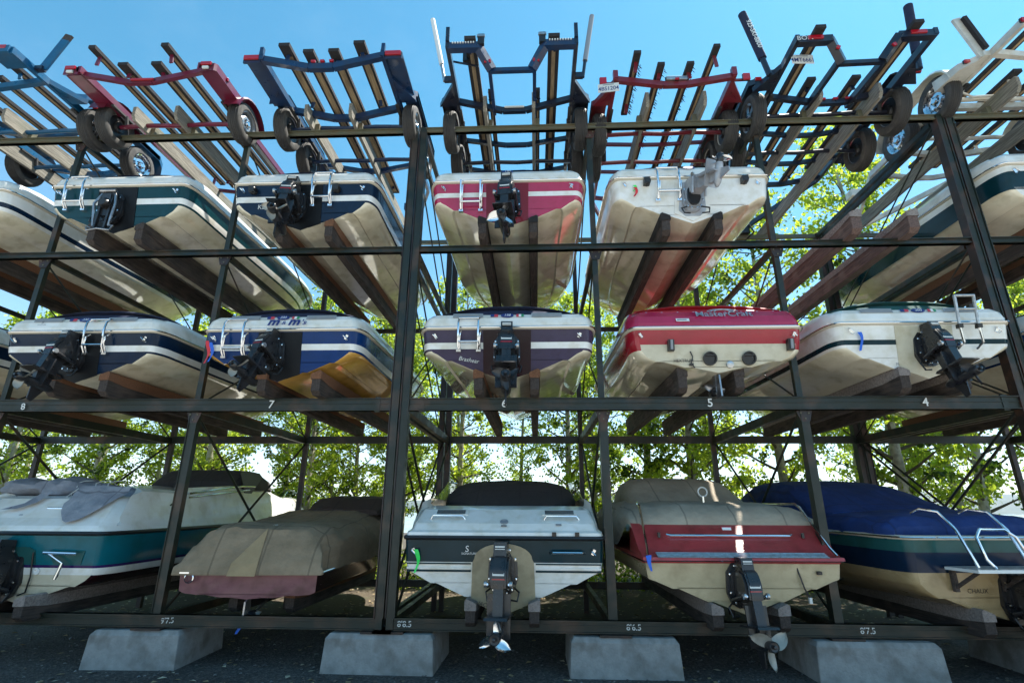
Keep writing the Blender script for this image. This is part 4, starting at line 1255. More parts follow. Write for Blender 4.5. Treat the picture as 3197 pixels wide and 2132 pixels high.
letters('78', 0.06, 'gel_label', slope(B, (0.18, 0.14, 0.82), (0.18, 0.4, 0.88)), 0.03).obj('cover_number', cv)
mb = MB()
mb.tube([(0, 0.9, 0.02), (0.02, 0.12, -0.20)], 0.013, 'galvanised', 8)
mb.prism([(0.02, 0.02), (-0.10, -0.02), (-0.10, -0.26), (0.06, -0.26)], 0.02, 'alloy', T(0.02, 0.05, 0) @ Matrix(((0, 0, 1, 0), (1, 0, 0, 0), (0, 1, 0, 0), (0, 0, 0, 1))))
g_ = mb.obj('running_gear', B.t)
pm = propeller('prop_white', 0.14); pm.v = [(a+0.02, b2+0.14, c-0.20) for a, b2, c in pm.v]; pm.obj('propeller', g_)
ribbon(B, -0.05, -0.22, 'ribbon_blue', 0.16, 0.0)
pair(1, -3.45, 'the small brown covered boat on the first tier', 'carpet_brown', hz=KN+0.02, y0=7.1)
# far left: cabin cruiser
LV = [(0, 0, 0), (0.02, 0.02, 0.05), (0.05, 0.05, 0.09), (0.08, 0.16, 0.18), (0.16, 0.40, 0.42), (0.24, 0.55, 0.46)]
B = boat('cabin_cruiser', 'white cabin cruiser with teal band and bundled grey canvas, first tier', -6.40, 6.80, KN, 2.20, 7.6, 0.80, low='gel_white', stripe='gel_purple', up_='gel_teal', trb='gel_cream', sidelow='gel_white', group=G1, cover=None, levels=LV, st=(0.50, 0.54), chine=0.40, rail='plastic_black', dead=0.26, sheer=0.25, cat='boat', bottom='gel_maroon')
mb = MB(); mb.prism([(-1.05, 0.64), (0.12, 0.64), (0.20, 0.60), (0.22, 0.44), (-1.05, 0.44)], 0.02, 'gel_seagreen', FACE); mb.prism([(0.36, 0.60), (0.84, 0.60), (0.80, 0.44), (0.46, 0.44)], 0.02, 'gel_seagreen', FACE); on_transom(B, mb).obj('transom_recess', B.t)
mb = MB(); mb.tube([(0.36, -0.06, 0.58), (0.78, -0.06, 0.57)], 0.018, 'chrome', 8); mb.tube([(0.42, -0.06, 0.57), (0.62, -0.07, 0.46), (0.60, -0.10, 0.30)], 0.014, 'chrome', 8); mb.tube([(0.62, -0.07, 0.46), (0.59, -0.12, 0.28)], 0.018, 'chrome', 8); on_transom(B, mb).obj('swim_ladder', B.t)
sterndrive(B, rad(12), rad(-6), prop='prop_dark', x=-0.12, zp=0.34, s=1.15)
mb = MB(); mb.tube([(0.19, -0.02, 0.58), (0.20, -0.03, 0.3), (0.16, -0.03, 0.12), (0.06, -0.03, 0.08)], 0.009, 'plastic_black', 6); on_transom(B, mb).obj('sensor_cable', B.t)
mb = MB(); mb.lathe([(0.04, 0), (0.04, 0.012), (0.022, 0.014), (0.02, 0.0), (0, 0)], 'gel_label', 16, T(0.25, -0.005, 0.36) @ FACE); on_transom(B, mb).obj('drain_fitting', B.t)
mb = MB()
for sg in (-1, 1):
    mb.loft([[(sg*0.99, 0.5, 0.98), (sg*0.93, 0.6, 1.16), (sg*0.82, 0.75, 1.24)], [(sg*1.0, 1.6, 1.0), (sg*0.94, 1.6, 1.30), (sg*0.84, 1.6, 1.42)], [(sg*1.0, 2.8, 1.04), (sg*0.95, 2.8, 1.36), (sg*0.85, 2.8, 1.50)], [(sg*0.96, 4.2, 1.08), (sg*0.90, 4.2, 1.40), (sg*0.74, 4.2, 1.52)], [(sg*0.72, 5.6, 1.1), (sg*0.66, 5.6, 1.3), (sg*0.5, 5.6, 1.36)], [(0, 7.1, 1.1), (0, 7.1, 1.16), (0, 7.0, 1.17)]], 'gel_white')
mb.loft([[(-0.84, 1.6, 1.42), (0, 1.6, 1.30), (0.84, 1.6, 1.42)], [(-0.85, 2.8, 1.50), (0, 2.8, 1.42), (0.85, 2.8, 1.50)], [(-0.74, 4.2, 1.52), (0, 4.2, 1.60), (0.74, 4.2, 1.52)], [(-0.5, 5.6, 1.36), (0, 5.6, 1.46), (0.5, 5.6, 1.36)], [(0, 7.0, 1.17), (0, 7.02, 1.18), (0, 7.0, 1.17)]], 'gel_white')
mb.obj('cabin_top', B.t)
for p in (((0.955, 1.0, 1.13), (0.975, 1.5, 1.18)), ((0.90, 0.66, 1.17), (0.93, 1.1, 1.22))):
    pass
mb = MB(); mb.lathe([(0.07, 0), (0.07, 0.01), (0, 0.012)], 'plastic_black', 18, T(0.985, 0.80, 1.06) @ RZ(PI/2) @ FACE @ Matrix.Scale(0.8, 4)); mb.box((0.985, 1.15, 1.18), (0.02, 0.16, 0.02), 'plastic_black', R=Matrix.Rotation(rad(25), 3, 'X')); mb.obj('side_vent', B.t)
mb = MB()
mb.prism([(0, 0.62), (0.16, 0.70), (0.95, 0.70), (1.15, 0.60), (0.65, 0.12), (0.5, -0.02), (0.38, 0.02), (0.30, 0.25)], 0.03, 'plastic_black', T(0.90, 3.0, 1.28) @ RZ(PI/2) @ Matrix(((1, 0, 0, 0), (0, 0, -1, 0), (0, 1, 0, 0), (0, 0, 0, 1))) @ Matrix.Scale(0.72, 4)); mb.obj('cabin_window', B.t)
dome('helm_canopy', B, [(3.05, 0.80, 1.44, 1.60), (3.35, 0.86, 1.44, 1.82), (3.9, 0.86, 1.46, 1.86), (4.4, 0.8, 1.48, 1.72), (4.9, 0.6, 1.46, 1.55)], 'canvas_black', 14, power=0.45, wr=0.01)
mb = MB(); mb.tube([(0.97, 1.5, 1.33), (0.96, 3.0, 1.50), (0.9, 3.6, 1.52)], 0.018, 'chrome', 8); mb.tube([(0.97, 1.5, 1.27), (0.97, 3.3, 1.45)], 0.014, 'chrome', 8); mb.obj('hand_rail', B.t); mb = MB(); mb.tube([(0.72, 5.2, 1.33), (0.66, 5.6, 1.55), (0.3, 6.9, 1.50), (0, 7.3, 1.50)], 0.016, 'chrome', 8); mb.obj('bow_rail', B.t)
mb = MB(); mb.tube([M_ for M_ in ((-0.05, 0.20, 1.06), (-0.02, 0.15, 1.10), (0.26, 0.15, 1.10), (0.29, 0.20, 1.06))], 0.013, 'chrome', 8); mb.obj('grab_handle', B.t)
mb = MB(); mb.lathe([(0.045, 0), (0.045, 0.012), (0.03, 0.016), (0, 0.016)], 'plastic_grey', 18, T(-0.28, 0.075, 0.98) @ FACE); mb.obj('deck_fitting', B.t)
# bundled canvas heap on folded bows
rows = []
for i in range(25):
    f = i/24
    xx = -1.05+1.95*f
    r = 0.15*(0.75+0.5*math.sin(PI*min(1, f*1.15+0.05)))*(1+0.35*noise.noise((f*6, 1, 0)))
    yy = 0.62+0.35*f
    zc = 1.36+0.02*math.sin(f*5)-0.08*f
    ring_ = []
    for k in range(16):
        a = 2*PI*k/16
        rr = r*(1+0.35*noise.noise((f*9, math.cos(a)*1.7, math.sin(a)*1.7))+0.18*noise.noise((f*20, a*2, 4)))
        ring_.append((xx, yy+rr*1.5*math.cos(a), zc+rr*0.8*math.sin(a)))
    rows.append(ring_)
mb = MB(); mb.loft(rows, 'canvas_grey', closed=True, cap0=True, cap1=True); hp = mb.obj('bundled_canvas', B.t)
mb = MB()
for f in (0.35, 0.5, 0.62, 0.7):
    xx = -1.05+1.95*f
    yy = 0.62+0.35*f
    mb.tube([(xx+0.03*math.sin(5*a), yy+0.26*math.cos(a), 1.33+0.155*math.sin(a)) for a in [2*PI*k/16 for k in range(16)]], 0.007, 'paint_white', 5, closed=True)
for dx in (0, 0.07, -0.1):
    mb.tube([(0.2+dx, 0.42, 1.36), (0.16+dx*1.5, 0.36, 1.25), (0.22+dx, 0.36, 1.19), (0.25+dx, 0.42, 1.24)], 0.006, 'paint_white', 5)
mb.obj('tie_rope', hp)
rows = []
for i in range(11):
    f = i/10
    row = []
    for j in range(9):
        g2 = j/8
        xx = 0.20+0.72*f
        drop = (0.10+0.36*math.sin(PI*min(1, 0.15+f*0.85))**1.2)*g2
        zz = 1.40-0.02*f-drop+0.03*noise.noise((f*6, g2*3, 7))
        row.append((xx, -0.05+(zz-0.98)*1.0+0.04*noise.noise((f*7, g2*2, 2)), zz))
    rows.append(row)
mb = MB(); mb.loft(rows, 'canvas_grey'); mb.obj('hanging_canvas', hp)
mb = MB(); mb.loft([[(-0.25, 0.26, 1.30), (-0.10, 0.26, 1.31)], [(-0.35, 0.14, 1.16), (-0.18, 0.14, 1.17)], [(-0.58, 0.06, 1.08), (-0.36, 0.06, 1.09)]], 'canvas_grey'); mb.obj('canvas_strap', hp)
pair(1, -6.40, 'the cabin cruiser on the first tier', 'carpet_grey', hz=KN-0.02)

# ------------------------------------------------------------------ trailers on the top tier
def wheel(par, x, y, z, r, rim, side, w=0.19):
    mb = MB()
    A = T(x, y, z) @ RY(PI/2*side)
    prof = [(r*0.60, -w*0.40), (r*0.66, -w*0.50), (r*0.86, -w*0.52), (r*0.95, -w*0.44), (r, -w*0.30), (r, w*0.30), (r*0.95, w*0.44), (r*0.86, w*0.52), (r*0.66, w*0.50), (r*0.60, w*0.40)]
    mb.lathe(prof[:4], 'tyre_wall', 28, A)
    mb.lathe(prof[3:7], 'rubber', 28, A)
    mb.lathe(prof[6:], 'tyre_wall', 28, A)
    for k in range(4):
        zz = -w*0.22+w*0.147*k
        mb.lathe([(r+0.001, zz), (r+0.007, zz+0.006), (r+0.007, zz+0.018), (r+0.001, zz+0.024)], 'rubber', 28, A)
    mb.lathe([(r*0.62, -w*0.34), (r*0.30, -w*0.30), (r*0.26, -w*0.5), (0, -w*0.5)], 'plastic_black', 22, A)
    wh = bpy.data.objects.new('wheel', mb.mesh('wheel'))
    COL.objects.link(wh)
    wh.parent = par
    rm = MB()
    R2 = r*0.62
    m1 = {'alloy': 'alloy', 'steel': 'galvanised', 'white': 'plate', 'chrome': 'chrome'}[rim]
    rm.lathe([(R2, -w*0.42), (R2*0.95, -w*0.36), (R2*0.88, -w*0.2), (R2*0.86, w*0.12), (R2*0.88, w*0.36), (R2*0.96, w*0.42), (R2, w*0.46)], m1, 24, A)
    if rim == 'alloy':
        for k in range(5):
            a = 2*PI*k/5
            rm.prism([(0.02, -0.028), (R2*0.9, -0.045), (R2*0.9, 0.045), (0.02, 0.028)], 0.025, m1, A @ T(0, 0, w*0.26) @ RZ(a))
        rm.lathe([(R2*0.86, w*0.05), (0, w*0.05)], 'plastic_black', 20, A)
    else:
        rm.lathe([(R2*0.87, w*0.10), (R2*0.70, w*0.16), (R2*0.55, w*0.30), (R2*0.34, w*0.30), (R2*0.30, w*0.14), (0, w*0.14)], m1, 24, A)
        for k in range(8):
            a = 2*PI*k/8
            rm.lathe([(0.018, 0), (0.018, 0.004), (0, 0.004)], 'plastic_black', 8, A @ T(R2*0.63*math.cos(a), R2*0.63*math.sin(a), w*0.235))
    rm.lathe([(R2*0.24, w*0.10), (R2*0.24, w*0.40), (R2*0.16, w*0.48), (0, w*0.48)], 'chrome' if rim != 'white' else 'plate', 14, A)
    for k in range(5):
        a = 2*PI*k/5+0.3
        rm.lathe([(0.012, 0), (0.012, 0.03), (0, 0.032)], 'chrome', 6, A @ T(R2*0.34*math.cos(a), R2*0.34*math.sin(a), w*0.28))
    o = bpy.data.objects.new('rim', rm.mesh('rim'))
    COL.objects.link(o)
    o.parent = wh
    return wh
def trailer(label, x, paint, half=0.87, y0=5.55, z=7.83, crosses=(), bunks=(), axles=(1.45, 2.25), rim='steel', fender='flat', rotz=0, rails=True, wz=-0.22, wr=0.325, tail='rails', core='wood_bunk', axle_style=True, guide=(), name='boat_trailer', pitch=0.0, cw=0.34, group='empty boat trailers parked on the top tier'):
    t = thing(name, label, 'trailer', (x, y0, z), rotz, group)
    mb = MB()
    for sg in (-1, 1):
        mb.beam((sg*half, 0, 0), (sg*half, 3.3, 0), 0.055, 0.105, paint, M=None)
        mb.beam((sg*half, 3.3, 0), (sg*0.10, 5.2, 0.02), 0.055, 0.10, paint)
    mb.beam((0, 4.6, -0.02), (0, 6.0, -0.02), 0.085, 0.10, paint)
    mb.obj('frame', t)
    for cy, dip, w in crosses:
        c = MB()
        P = [(-half, cy, -0.01), (-half*0.55, cy, -0.01-dip*0.55), (-half*0.2, cy, -0.01-dip), (half*0.2, cy, -0.01-dip), (half*0.55, cy, -0.01-dip*0.55), (half, cy, -0.01)]
        for a, b in zip(P, P[1:]):
            c.beam(a, b, w*0.8, w, paint, (0, 0, 1))
        c.obj('cross_member', t)
    c = MB()
    c.beam((0, 6.0, 0.0), (0, 6.2, 0.02), 0.10, 0.08, 'galvanised')
    c.obj('coupler', t)
    c = MB()
    c.beam((0, 5.3, 0.0), (0, 5.2, 0.75), 0.07, 0.07, paint, (0, 1, 0))
    c.box((0, 5.2, 0.80), (0.22, 0.24, 0.16), paint)
    c.obj('winch_post', t)
    for bx, by0, by1, bz, bw in bunks:
        b = MB()
        yaw_ = 0
        b.box((bx, (by0+by1)/2, bz+0.02), (bw, by1-by0, 0.055), 'carpet_black')
        b.box((bx, (by0+by1)/2+0.06, bz-0.010), (bw*cw, by1-by0-0.25, 0.012), core)
        for yy in (by0+0.16, by1-0.25):
            b.beam((bx+math.copysign(0.02, bx), yy, -0.05), (bx, yy, bz), 0.05, 0.02, paint, (0, 1, 0))
        b.obj('bunk', t)
    for ay in axles:
        if axle_style:
            c = MB()
            c.tube([(-half-0.08, ay, wz), (-half*0.5, ay, wz+0.02), (0, ay, wz+0.0), (half*0.5, ay, wz+0.02), (half+0.08, ay, wz)], 0.035, paint, 8)
            for sg in (-1, 1):
                c.beam((sg*(half-0.02), ay-0.33, -0.07), (sg*(half-0.02), ay+0.33, -0.07), 0.05, 0.03, 'rubber')
                c.tube([(sg*(half-0.03), ay-0.05, -0.05), (sg*(half-0.03), ay, wz)], 0.03, 'rubber', 6)
            c.obj('axle', t)
        for sg in (-1, 1):
            wheel(t, sg*(half+0.16), ay, wz, wr, rim, sg)
    ya, yb = axles[0], axles[-1]
    for sg in (-1, 1):
        f = MB()
        xi, xo = sg*(half+0.04), sg*(half+0.29)
        ft = wz+wr+0.09
        if fender == 'flat':
            prof = [(ya-0.62, -0.02, 0.03), (ya-0.40, ft-0.06, 0.8), (ya-0.30, ft, 1), (yb+0.30, ft, 1), (yb+0.42, ft-0.08, 0.9), (yb+0.55, -0.05, 0.5)]
            rows = [[(xi, y, zz), (xi+(xo-xi)*k, y, zz), (xi+(xo-xi)*k, y, zz-0.09)] for y, zz, k in prof]
            f.loft(rows, paint, smooth=False)
            f.loft([[(a, b+0.003, c2-0.006) for a, b, c2 in r] for r in rows], paint, smooth=False)
            # wedge shaped step ahead of the fender
            f.add([(sg*half, ya-0.85, 0.05), (xi, ya-0.40, 0.05), (xo, ya-0.40, 0.02), (sg*half, ya-0.85, -0.03), (xi, ya-0.40, -0.05), (xo, ya-0.40, -0.06)], [(0, 1, 2), (5, 4, 3), (0, 2, 5, 3)], paint)
        else:
            n = 10
            rows = []
            for k in range(n+1):
                a = PI*(0.04+0.92*k/n)
                rows.append((ya-(wr+0.07)*math.cos(a), wz+(wr+0.07)*math.sin(a)))
            if len(axles) > 1:
                rows = rows[:n//2+1]+[(y+yb-ya, zz) for y, zz in rows[n//2:]]
            rr = [[(xi, y, zz), (xo, y, zz), (xo+sg*0.02, y, zz-0.035)] for y, zz in rows]
            f.loft(rr, paint)
            f.loft([[(a, b, c2-0.006) for a, b, c2 in r] for r in rr], paint)
        f.obj('fender', t)
    for gx, gy, px, pz, gm, gr in guide:   # base x, y ; top x, z ; material, radius
        gp = MB()
        sg = 1 if gx > 0 else -1
        gp.beam((sg*half, gy, 0.0), (gx, gy, 0.0), 0.05, 0.09, paint, (0, 0, 1))
        k = 0.24
        ex, ez = gx+(px-gx)*k, pz*k
        gp.tube([(gx, gy, -0.03), (ex, gy, ez)], gr*0.7, paint if gm != 'paint_white' else 'galvanised', 10)
        if gr > 0:
            gp.tube([(ex, gy, ez), (px, gy, pz)], gr, gm, 12)
        gp.obj('guide_pole', t)
    return t
def lamp(t, x, y, z, w, h, mat='lens_red', d=0.03, back='plastic_black', R=None):
    l = MB()
    l.box((x, y, z), (w, d, h), mat, R=R)
    l.box((x, y+d*0.6, z), (w*1.08, d*0.7, h*1.12), back, R=R)
    return l.obj('tail_light', t, bevel=0.004)
def plate(t, body, x, y, z, rot=0, tiltx=0.0):
    m = MB()
    M = T(x, y, z) @ RZ(rot) @ RX(tiltx) @ FACE
    m.box((0, 0, 0), (0.305, 0.152, 0.005), 'plate', M)
    letters(body, 0.098, 'ink_blue', M @ T(0, -0.018, 0.004), 0.001, m, 0, 0.01, 0.86)
    m.box((0, 0.055, 0.004), (0.16, 0.016, 0.002), 'flag_red' if body[0] == '4M' else 'gel_grey', M)
    m.obj('licence_plate', t)
# far left blue trailer
t = trailer('blue trailer with a flat guide board, far left of the top tier', -8.13, 'paint_blue', 0.88, 5.36, crosses=((0.06, 0.0, 0.08), (0.55, 0.10, 0.09), (1.55, 0.14, 0.09), (2.6, 0.14, 0.09)), bunks=((-0.55, 0.1, 3.2, 0.06, 0.12), (0.55, 0.3, 3.2, 0.06, 0.12), (0.18, 0.5, 3.4, 0.03, 0.10), (-0.18, 0.5, 3.4, 0.03, 0.10)), axles=(1.38, 2.28), rim='chrome')
lamp(t, 0.70, -0.02, 0.03, 0.24, 0.06); lamp(t, -0.70, -0.02, 0.03, 0.24, 0.06)
for sg in (-1, 1):
    m = MB()
    m.box((sg*0.72, 0.12, 0.0), (0.30, 0.30, 0.11), 'paint_blue')
    m.obj('lamp_housing', t)
    m = MB()
    m.beam((sg*0.88, 0.36, 0.02), (sg*1.02, 0.36, 0.02), 0.08, 0.06, 'paint_midnight')
    m.beam((sg*1.00, 0.36, 0.02), (sg*1.20, 0.36, 0.55), 0.03, 0.13, 'paint_blue', (1, 0, 0))
    m.beam((sg*1.20, 0.36, 0.55), (sg*1.235, 0.36, 0.64), 0.035, 0.12, 'wood_dark', (1, 0, 0))
    m.obj('guide_board', t)
    lamp(t, sg*1.12, 1.16, 0.05, 0.07, 0.05)
# maroon
t = trailer('maroon trailer with broad boxed side steps, top tier', -5.68, 'paint_maroon', 0.90, 5.72, crosses=((0.10, 0.17, 0.075), (2.95, 0.10, 0.06)), bunks=((-0.52, -0.26, 3.0, 0.10, 0.10), (-0.24, -0.02, 3.0, 0.03, 0.15), (0.26, -0.02, 3.0, 0.03, 0.15), (0.54, -0.26, 3.0, 0.10, 0.11)), axles=(0.96,), rim='steel', fender='round', core='wood_bunk')
for sg in (-1, 1):
    m = MB()
    m.loft([[(sg*0.90, 0.0, 0.03), (sg*1.12, 0.0, 0.03), (sg*1.12, 0.0, -0.10), (sg*0.90, 0.0, -0.10)], [(sg*0.90, 0.06, 0.06), (sg*1.13, 0.06, 0.06), (sg*1.13, 0.06, -0.06), (sg*0.90, 0.06, -0.06)], [(sg*0.90, 0.9, 0.06), (sg*1.13, 0.9, 0.06), (sg*1.13, 0.9, -0.06), (sg*0.90, 0.9, -0.06)]], 'paint_maroon', closed=True, smooth=False, cap0=True, cap1=True)
    m.obj('side_step', t)
    lamp(t, sg*1.01, -0.02, 0.005, 0.15, 0.055); lamp(t, sg*1.01, -0.015, -0.062, 0.09, 0.04, 'plate'); lamp(t, sg*1.14, 0.30, 0.02, 0.02, 0.05)
lamp(t, 0.05, 0.055, -0.175, 0.34, 0.03); lamp(t, 1.06, 1.02, 0.02, 0.06, 0.05)
# navy
t = trailer('navy trailer with wide flat side steps, top tier beside the double post', -2.95, 'paint_navy', 0.865, 5.60, crosses=((0.06, 0.17, 0.095), (1.05, 0.17, 0.095), (2.45, 0.14, 0.08)), bunks=((-0.50, -0.10, 1.2, 0.07, 0.155), (-0.18, -0.03, 3.4, 0.02, 0.15), (0.18, -0.03, 3.4, 0.02, 0.15), (0.56, -0.10, 1.2, 0.07, 0.155)), axles=(1.24, 2.06), rim='steel', core='wood_bunk', cw=0.55)
for sg in (-1, 1):
    m = MB()
    m.box((sg*1.01, 0.50, 0.02), (0.25, 0.92, 0.03), 'paint_navy'); m.box((sg*1.01, 0.05, -0.02), (0.25, 0.03, 0.10), 'paint_navy'); m.box((sg*0.87, 0.02, 0.09), (0.05, 0.05, 0.14), 'paint_navy')
    m.obj('side_step', t)
    lamp(t, sg*1.01, 0.02, 0.0, 0.22, 0.07)
for dx in (-0.13, 0, 0.13):
    lamp(t, 0.02+dx, 0.02, -0.105, 0.06, 0.035)
# black with two stepped rear corners, centre
def stepped(t, half, paint, top=0.44, drop=0.25, dz=-0.02):
    for sg in (-1, 1):
        m = MB()
        m.beam((sg*half, 0.05, dz), (sg*(half-top), 0.05, dz), 0.09, 0.105, paint)
        m.beam((sg*(half-top+0.03), 0.05, dz+0.02), (sg*(half-top-0.16), 0.20, dz-drop), 0.10, 0.10, paint)
        m.beam((sg*(half-top-0.13), 0.24, dz-drop+0.03), (sg*(half-top-0.13), 1.15, dz-0.14), 0.05, 0.09, paint)
        m.obj('stepped_corner', t)
    m = MB()
    m.beam((-(half-top-0.13), 0.22, dz-drop), (half-top-0.13, 0.22, dz-drop), 0.06, 0.06, paint)
    m.obj('step_bar', t)
t = trailer('black trailer with two pale guide poles standing straight up, middle of the top tier', -0.275, 'paint_midnight', 0.88, 5.50, crosses=((1.05, 0.20, 0.085), (1.95, 0.12, 0.07), (2.75, 0.14, 0.07)), bunks=((-0.57, -0.03, 3.0, 0.05, 0.155), (0.58, -0.03, 3.0, 0.05, 0.155), (-0.36, 0.85, 3.2, -0.02, 0.07), (0.36, 0.85, 3.2, -0.02, 0.07)), axles=(1.50, 2.30), rim='steel', guide=((-1.02, 0.62, -1.26, 1.18, 'paint_white', 0.035), (1.02, 0.62, 1.20, 1.14, 'plastic_grey', 0.037)))
stepped(t, 0.88, 'paint_navy')
for sg in (-1, 1):
    m = MB(); m.box((sg*0.42, 0.02, 0.07), (0.09, 0.05, 0.17), 'plastic_black'); m.box((sg*0.42, 0.0, 0.12), (0.11, 0.03, 0.03), 'galvanised'); m.obj('ratchet_buckle', t)
    lamp(t, sg*0.335, 0.12, -0.20, 0.09, 0.05)
    m = MB()
    for k in range(9):
        m.box((sg*(0.52+0.036*k), -0.006, 0.01), (0.018, 0.015, 0.02), 'plate')
    m.obj('reflector_strip', t)
    m = MB(); m.box((sg*0.88, 0.0, 0.16), (0.05, 0.04, 0.24), 'paint_midnight'); m.obj('end_upright', t)
lamp(t, 0, 1.0, -0.185, 0.30, 0.02, 'plate'); m = MB(); m.beam((-0.84, 0.30, 0.0), (-0.48, 0.30, -0.10), 0.02, 0.02, 'paint_midnight'); m.box((-0.66, 0.30, 0.06), (0.09, 0.05, 0.14), 'plastic_black'); m.obj('spare_bracket', t)
# red with ragged bunks
t = trailer('rusty red trailer with ragged carpet bunks, top tier', 2.09, 'paint_brick', 0.86, 6.16, crosses=((0.05, 0.12, 0.085), (1.0, 0.04, 0.06), (1.48, 0.03, 0.055), (2.25, 0.03, 0.055), (3.1, 0.12, 0.07)), bunks=((-0.58, -0.28, 0.95, 0.14, 0.10), (-0.22, -0.14, 3.0, 0.06, 0.10), (0.20, -0.14, 3.0, 0.06, 0.10), (0.52, -0.34, 3.0, 0.15, 0.09)), axles=(0.92, 1.64), rim='white', wz=-0.28)
lamp(t, 0.02, 0.0, -0.06, 0.30, 0.06, 'galvanised'); lamp(t, 0.02, -0.02, -0.09, 0.06, 0.03)
for sg in (-1, 1):
    m = MB(); m.beam((sg*0.86, 0.08, -0.05), (sg*1.0, 0.08, -0.05), 0.03, 0.03, 'paint_brick'); m.box((sg*0.86, 0.02, 0.04), (0.07, 0.07, 0.14), 'paint_brick'); m.obj('lamp_arm', t)
    lamp(t, sg*1.04, 0.04, -0.03, 0.10, 0.11, back='plastic_black')
    lamp(t, sg*1.12, 0.58, 0.04, 0.05, 0.06)
plate(t, '4BS1204', -0.97, 0.03, -0.17, rad(-6))
rg = random.Random(5)
m = MB()
for bx in (-0.58, -0.22, 0.20):
    for k in range(70):
        yy = rg.uniform(-0.1, 2.6 if bx > -0.5 else 0.9)
        xx = bx+0.05+rg.uniform(-0.01, 0.02)
        zz = 0.09 if bx > -0.5 else 0.16
        a = rg.uniform(0.01, 0.05)
        m.add([(xx, yy, zz-0.03), (xx+0.008, yy+0.03, zz-0.03), (xx+a, yy+0.01, zz-0.05-a*0.8)], [(0, 1, 2)], 'carpet_black')
m.obj('torn_carpet', t)['kind'] = 'stuff'
# black trailer with lettered pole
t = trailer('black trailer with a lettered leaning guide pole, top tier', 4.47, 'paint_midnight', 0.885, 5.56, crosses=((1.05, 0.16, 0.085), (1.85, 0.10, 0.07), (2.6, 0.10, 0.07), (3.2, 0.12, 0.08)), bunks=((-0.62, -0.10, 3.0, 0.05, 0.13), (0.62, -0.10, 3.0, 0.05, 0.13), (-0.34, 0.78, 3.4, 0.03, 0.12), (0.30, 0.78, 3.4, 0.03, 0.12)), axles=(1.28, 2.18), rim='alloy', wr=0.35, wz=-0.20, rotz=rad(-1.5), guide=((-1.03, 0.60, -1.27, 1.16, 'carpet_navy' if 'carpet_navy' in MATS else 'canvas_navy', 0.06), (1.06, 0.62, 1.16, 1.15, 'canvas_navy', 0.062)))
stepped(t, 0.885, 'paint_midnight', 0.46, 0.24)
for sg in (-1, 1):
    lamp(t, sg*0.66, 0.0, -0.01, 0.20, 0.055); lamp(t, sg*0.36, 0.06, -0.14, 0.05, 0.05, R=Matrix.Rotation(rad(-25*sg), 3, 'Y')); lamp(t, sg*1.13, 0.74, 0.05, 0.09, 0.045)
for dx in (-0.16, 0.02, 0.2):
    lamp(t, dx+0.05, 1.0, -0.14, 0.07, 0.03)
d = Vector((-1.27+1.03, 0, 1.16)).normalized()
u = Vector((0, -1, 0))
xdir = -d
n = Vector((0, -1, 0))
ydir = n.cross(xdir)
cpt = Vector((-1.03, 0.60, 0))+Vector((-0.24, 0, 1.16))*0.60
Mx = Matrix(((xdir.x, ydir.x, n.x, cpt.x), (xdir.y, ydir.y, n.y, cpt.y-0.062), (xdir.z, ydir.z, n.z, cpt.z), (0, 0, 0, 1)))
letters('925-SKI-8800', 0.105, 'paint_white', Mx, 0.004, None, 0, 0.012, 0.95).obj('pole_lettering', t)
plate(t, '4MT6661', -0.72, 0.28, -0.09, rad(4)); letters('BON', 0.10, 'plate', T(-0.80, -0.004, -0.02) @ FACE, 0.003).obj('chalk_mark', t)
m = MB(); m.box((0, 5.0, -0.2), (0.22, 0.6, 0.2), 'plastic_black'); m.tube([(0.1, 4.7, -0.1), (0.15, 4.6, -0.35), (0.05, 4.9, -0.4), (-0.1, 5.0, -0.3)], 0.02, 'plastic_black', 6); m.obj('cable_bundle', t)
# white trailer
t = trailer('cream white trailer with rounded fenders, top tier far right', 7.36, 'paint_cream', 0.90, 5.50, z=7.90, crosses=((0.5, 0.12, 0.09), (1.55, 0.0, 0.10), (2.6, 0.10, 0.09), (3.25, 0.12, 0.08)), bunks=((-0.55, -0.25, 2.9, 0.12, 0.10), (0.55, -0.25, 2.9, 0.12, 0.10), (-0.2, 0.9, 3.2, 0.05, 0.12), (0.2, 0.9, 3.2, 0.05, 0.12)), axles=(1.32, 2.22), rim='chrome', fender='round', wz=-0.08, wr=0.36)
for sg in (-1, 1):
    m = MB()
    m.beam((sg*0.90, 0.55, 0.0), (sg*1.02, 0.55, 0.0), 0.10, 0.08, 'paint_cream'); m.beam((sg*0.99, 0.55, -0.02), (sg*1.20, 0.55, 0.68), 0.04, 0.12, 'paint_cream', (1, 0, 0)); m.beam((sg*0.965, 0.50, 0.08), (sg*1.13, 0.50, 0.66), 0.05, 0.06, 'carpet_black', (1, 0, 0))
    m.obj('guide_board', t)
    m = MB()
    m.loft([[(sg*0.92, 0.55, 0.04), (sg*1.0, 0.55, 0.04), (sg*1.0, 0.55, -0.04), (sg*0.92, 0.55, -0.04)], [(sg*0.92, 0.75, 0.06), (sg*1.18, 0.75, 0.06), (sg*1.18, 0.75, -0.05), (sg*0.92, 0.75, -0.05)], [(sg*0.92, 1.2, 0.16), (sg*1.2, 1.2, 0.16), (sg*1.2, 1.2, -0.02), (sg*0.92, 1.2, -0.02)]], 'paint_cream', closed=True, cap0=True, cap1=True)
    m.obj('lamp_housing', t)
    lamp(t, sg*1.1, 0.66, 0.02, 0.12, 0.05); lamp(t, sg*0.9, -0.02, 0.0, 0.12, 0.06)
m = MB(); m.tube([(0, 1.2, -0.1), (-0.62, 1.25, -0.08), (-0.78, 1.22, -0.02), (-0.86, 1.0, 0.0)], 0.02, 'paint_cream', 6); m.obj('brake_line', t)
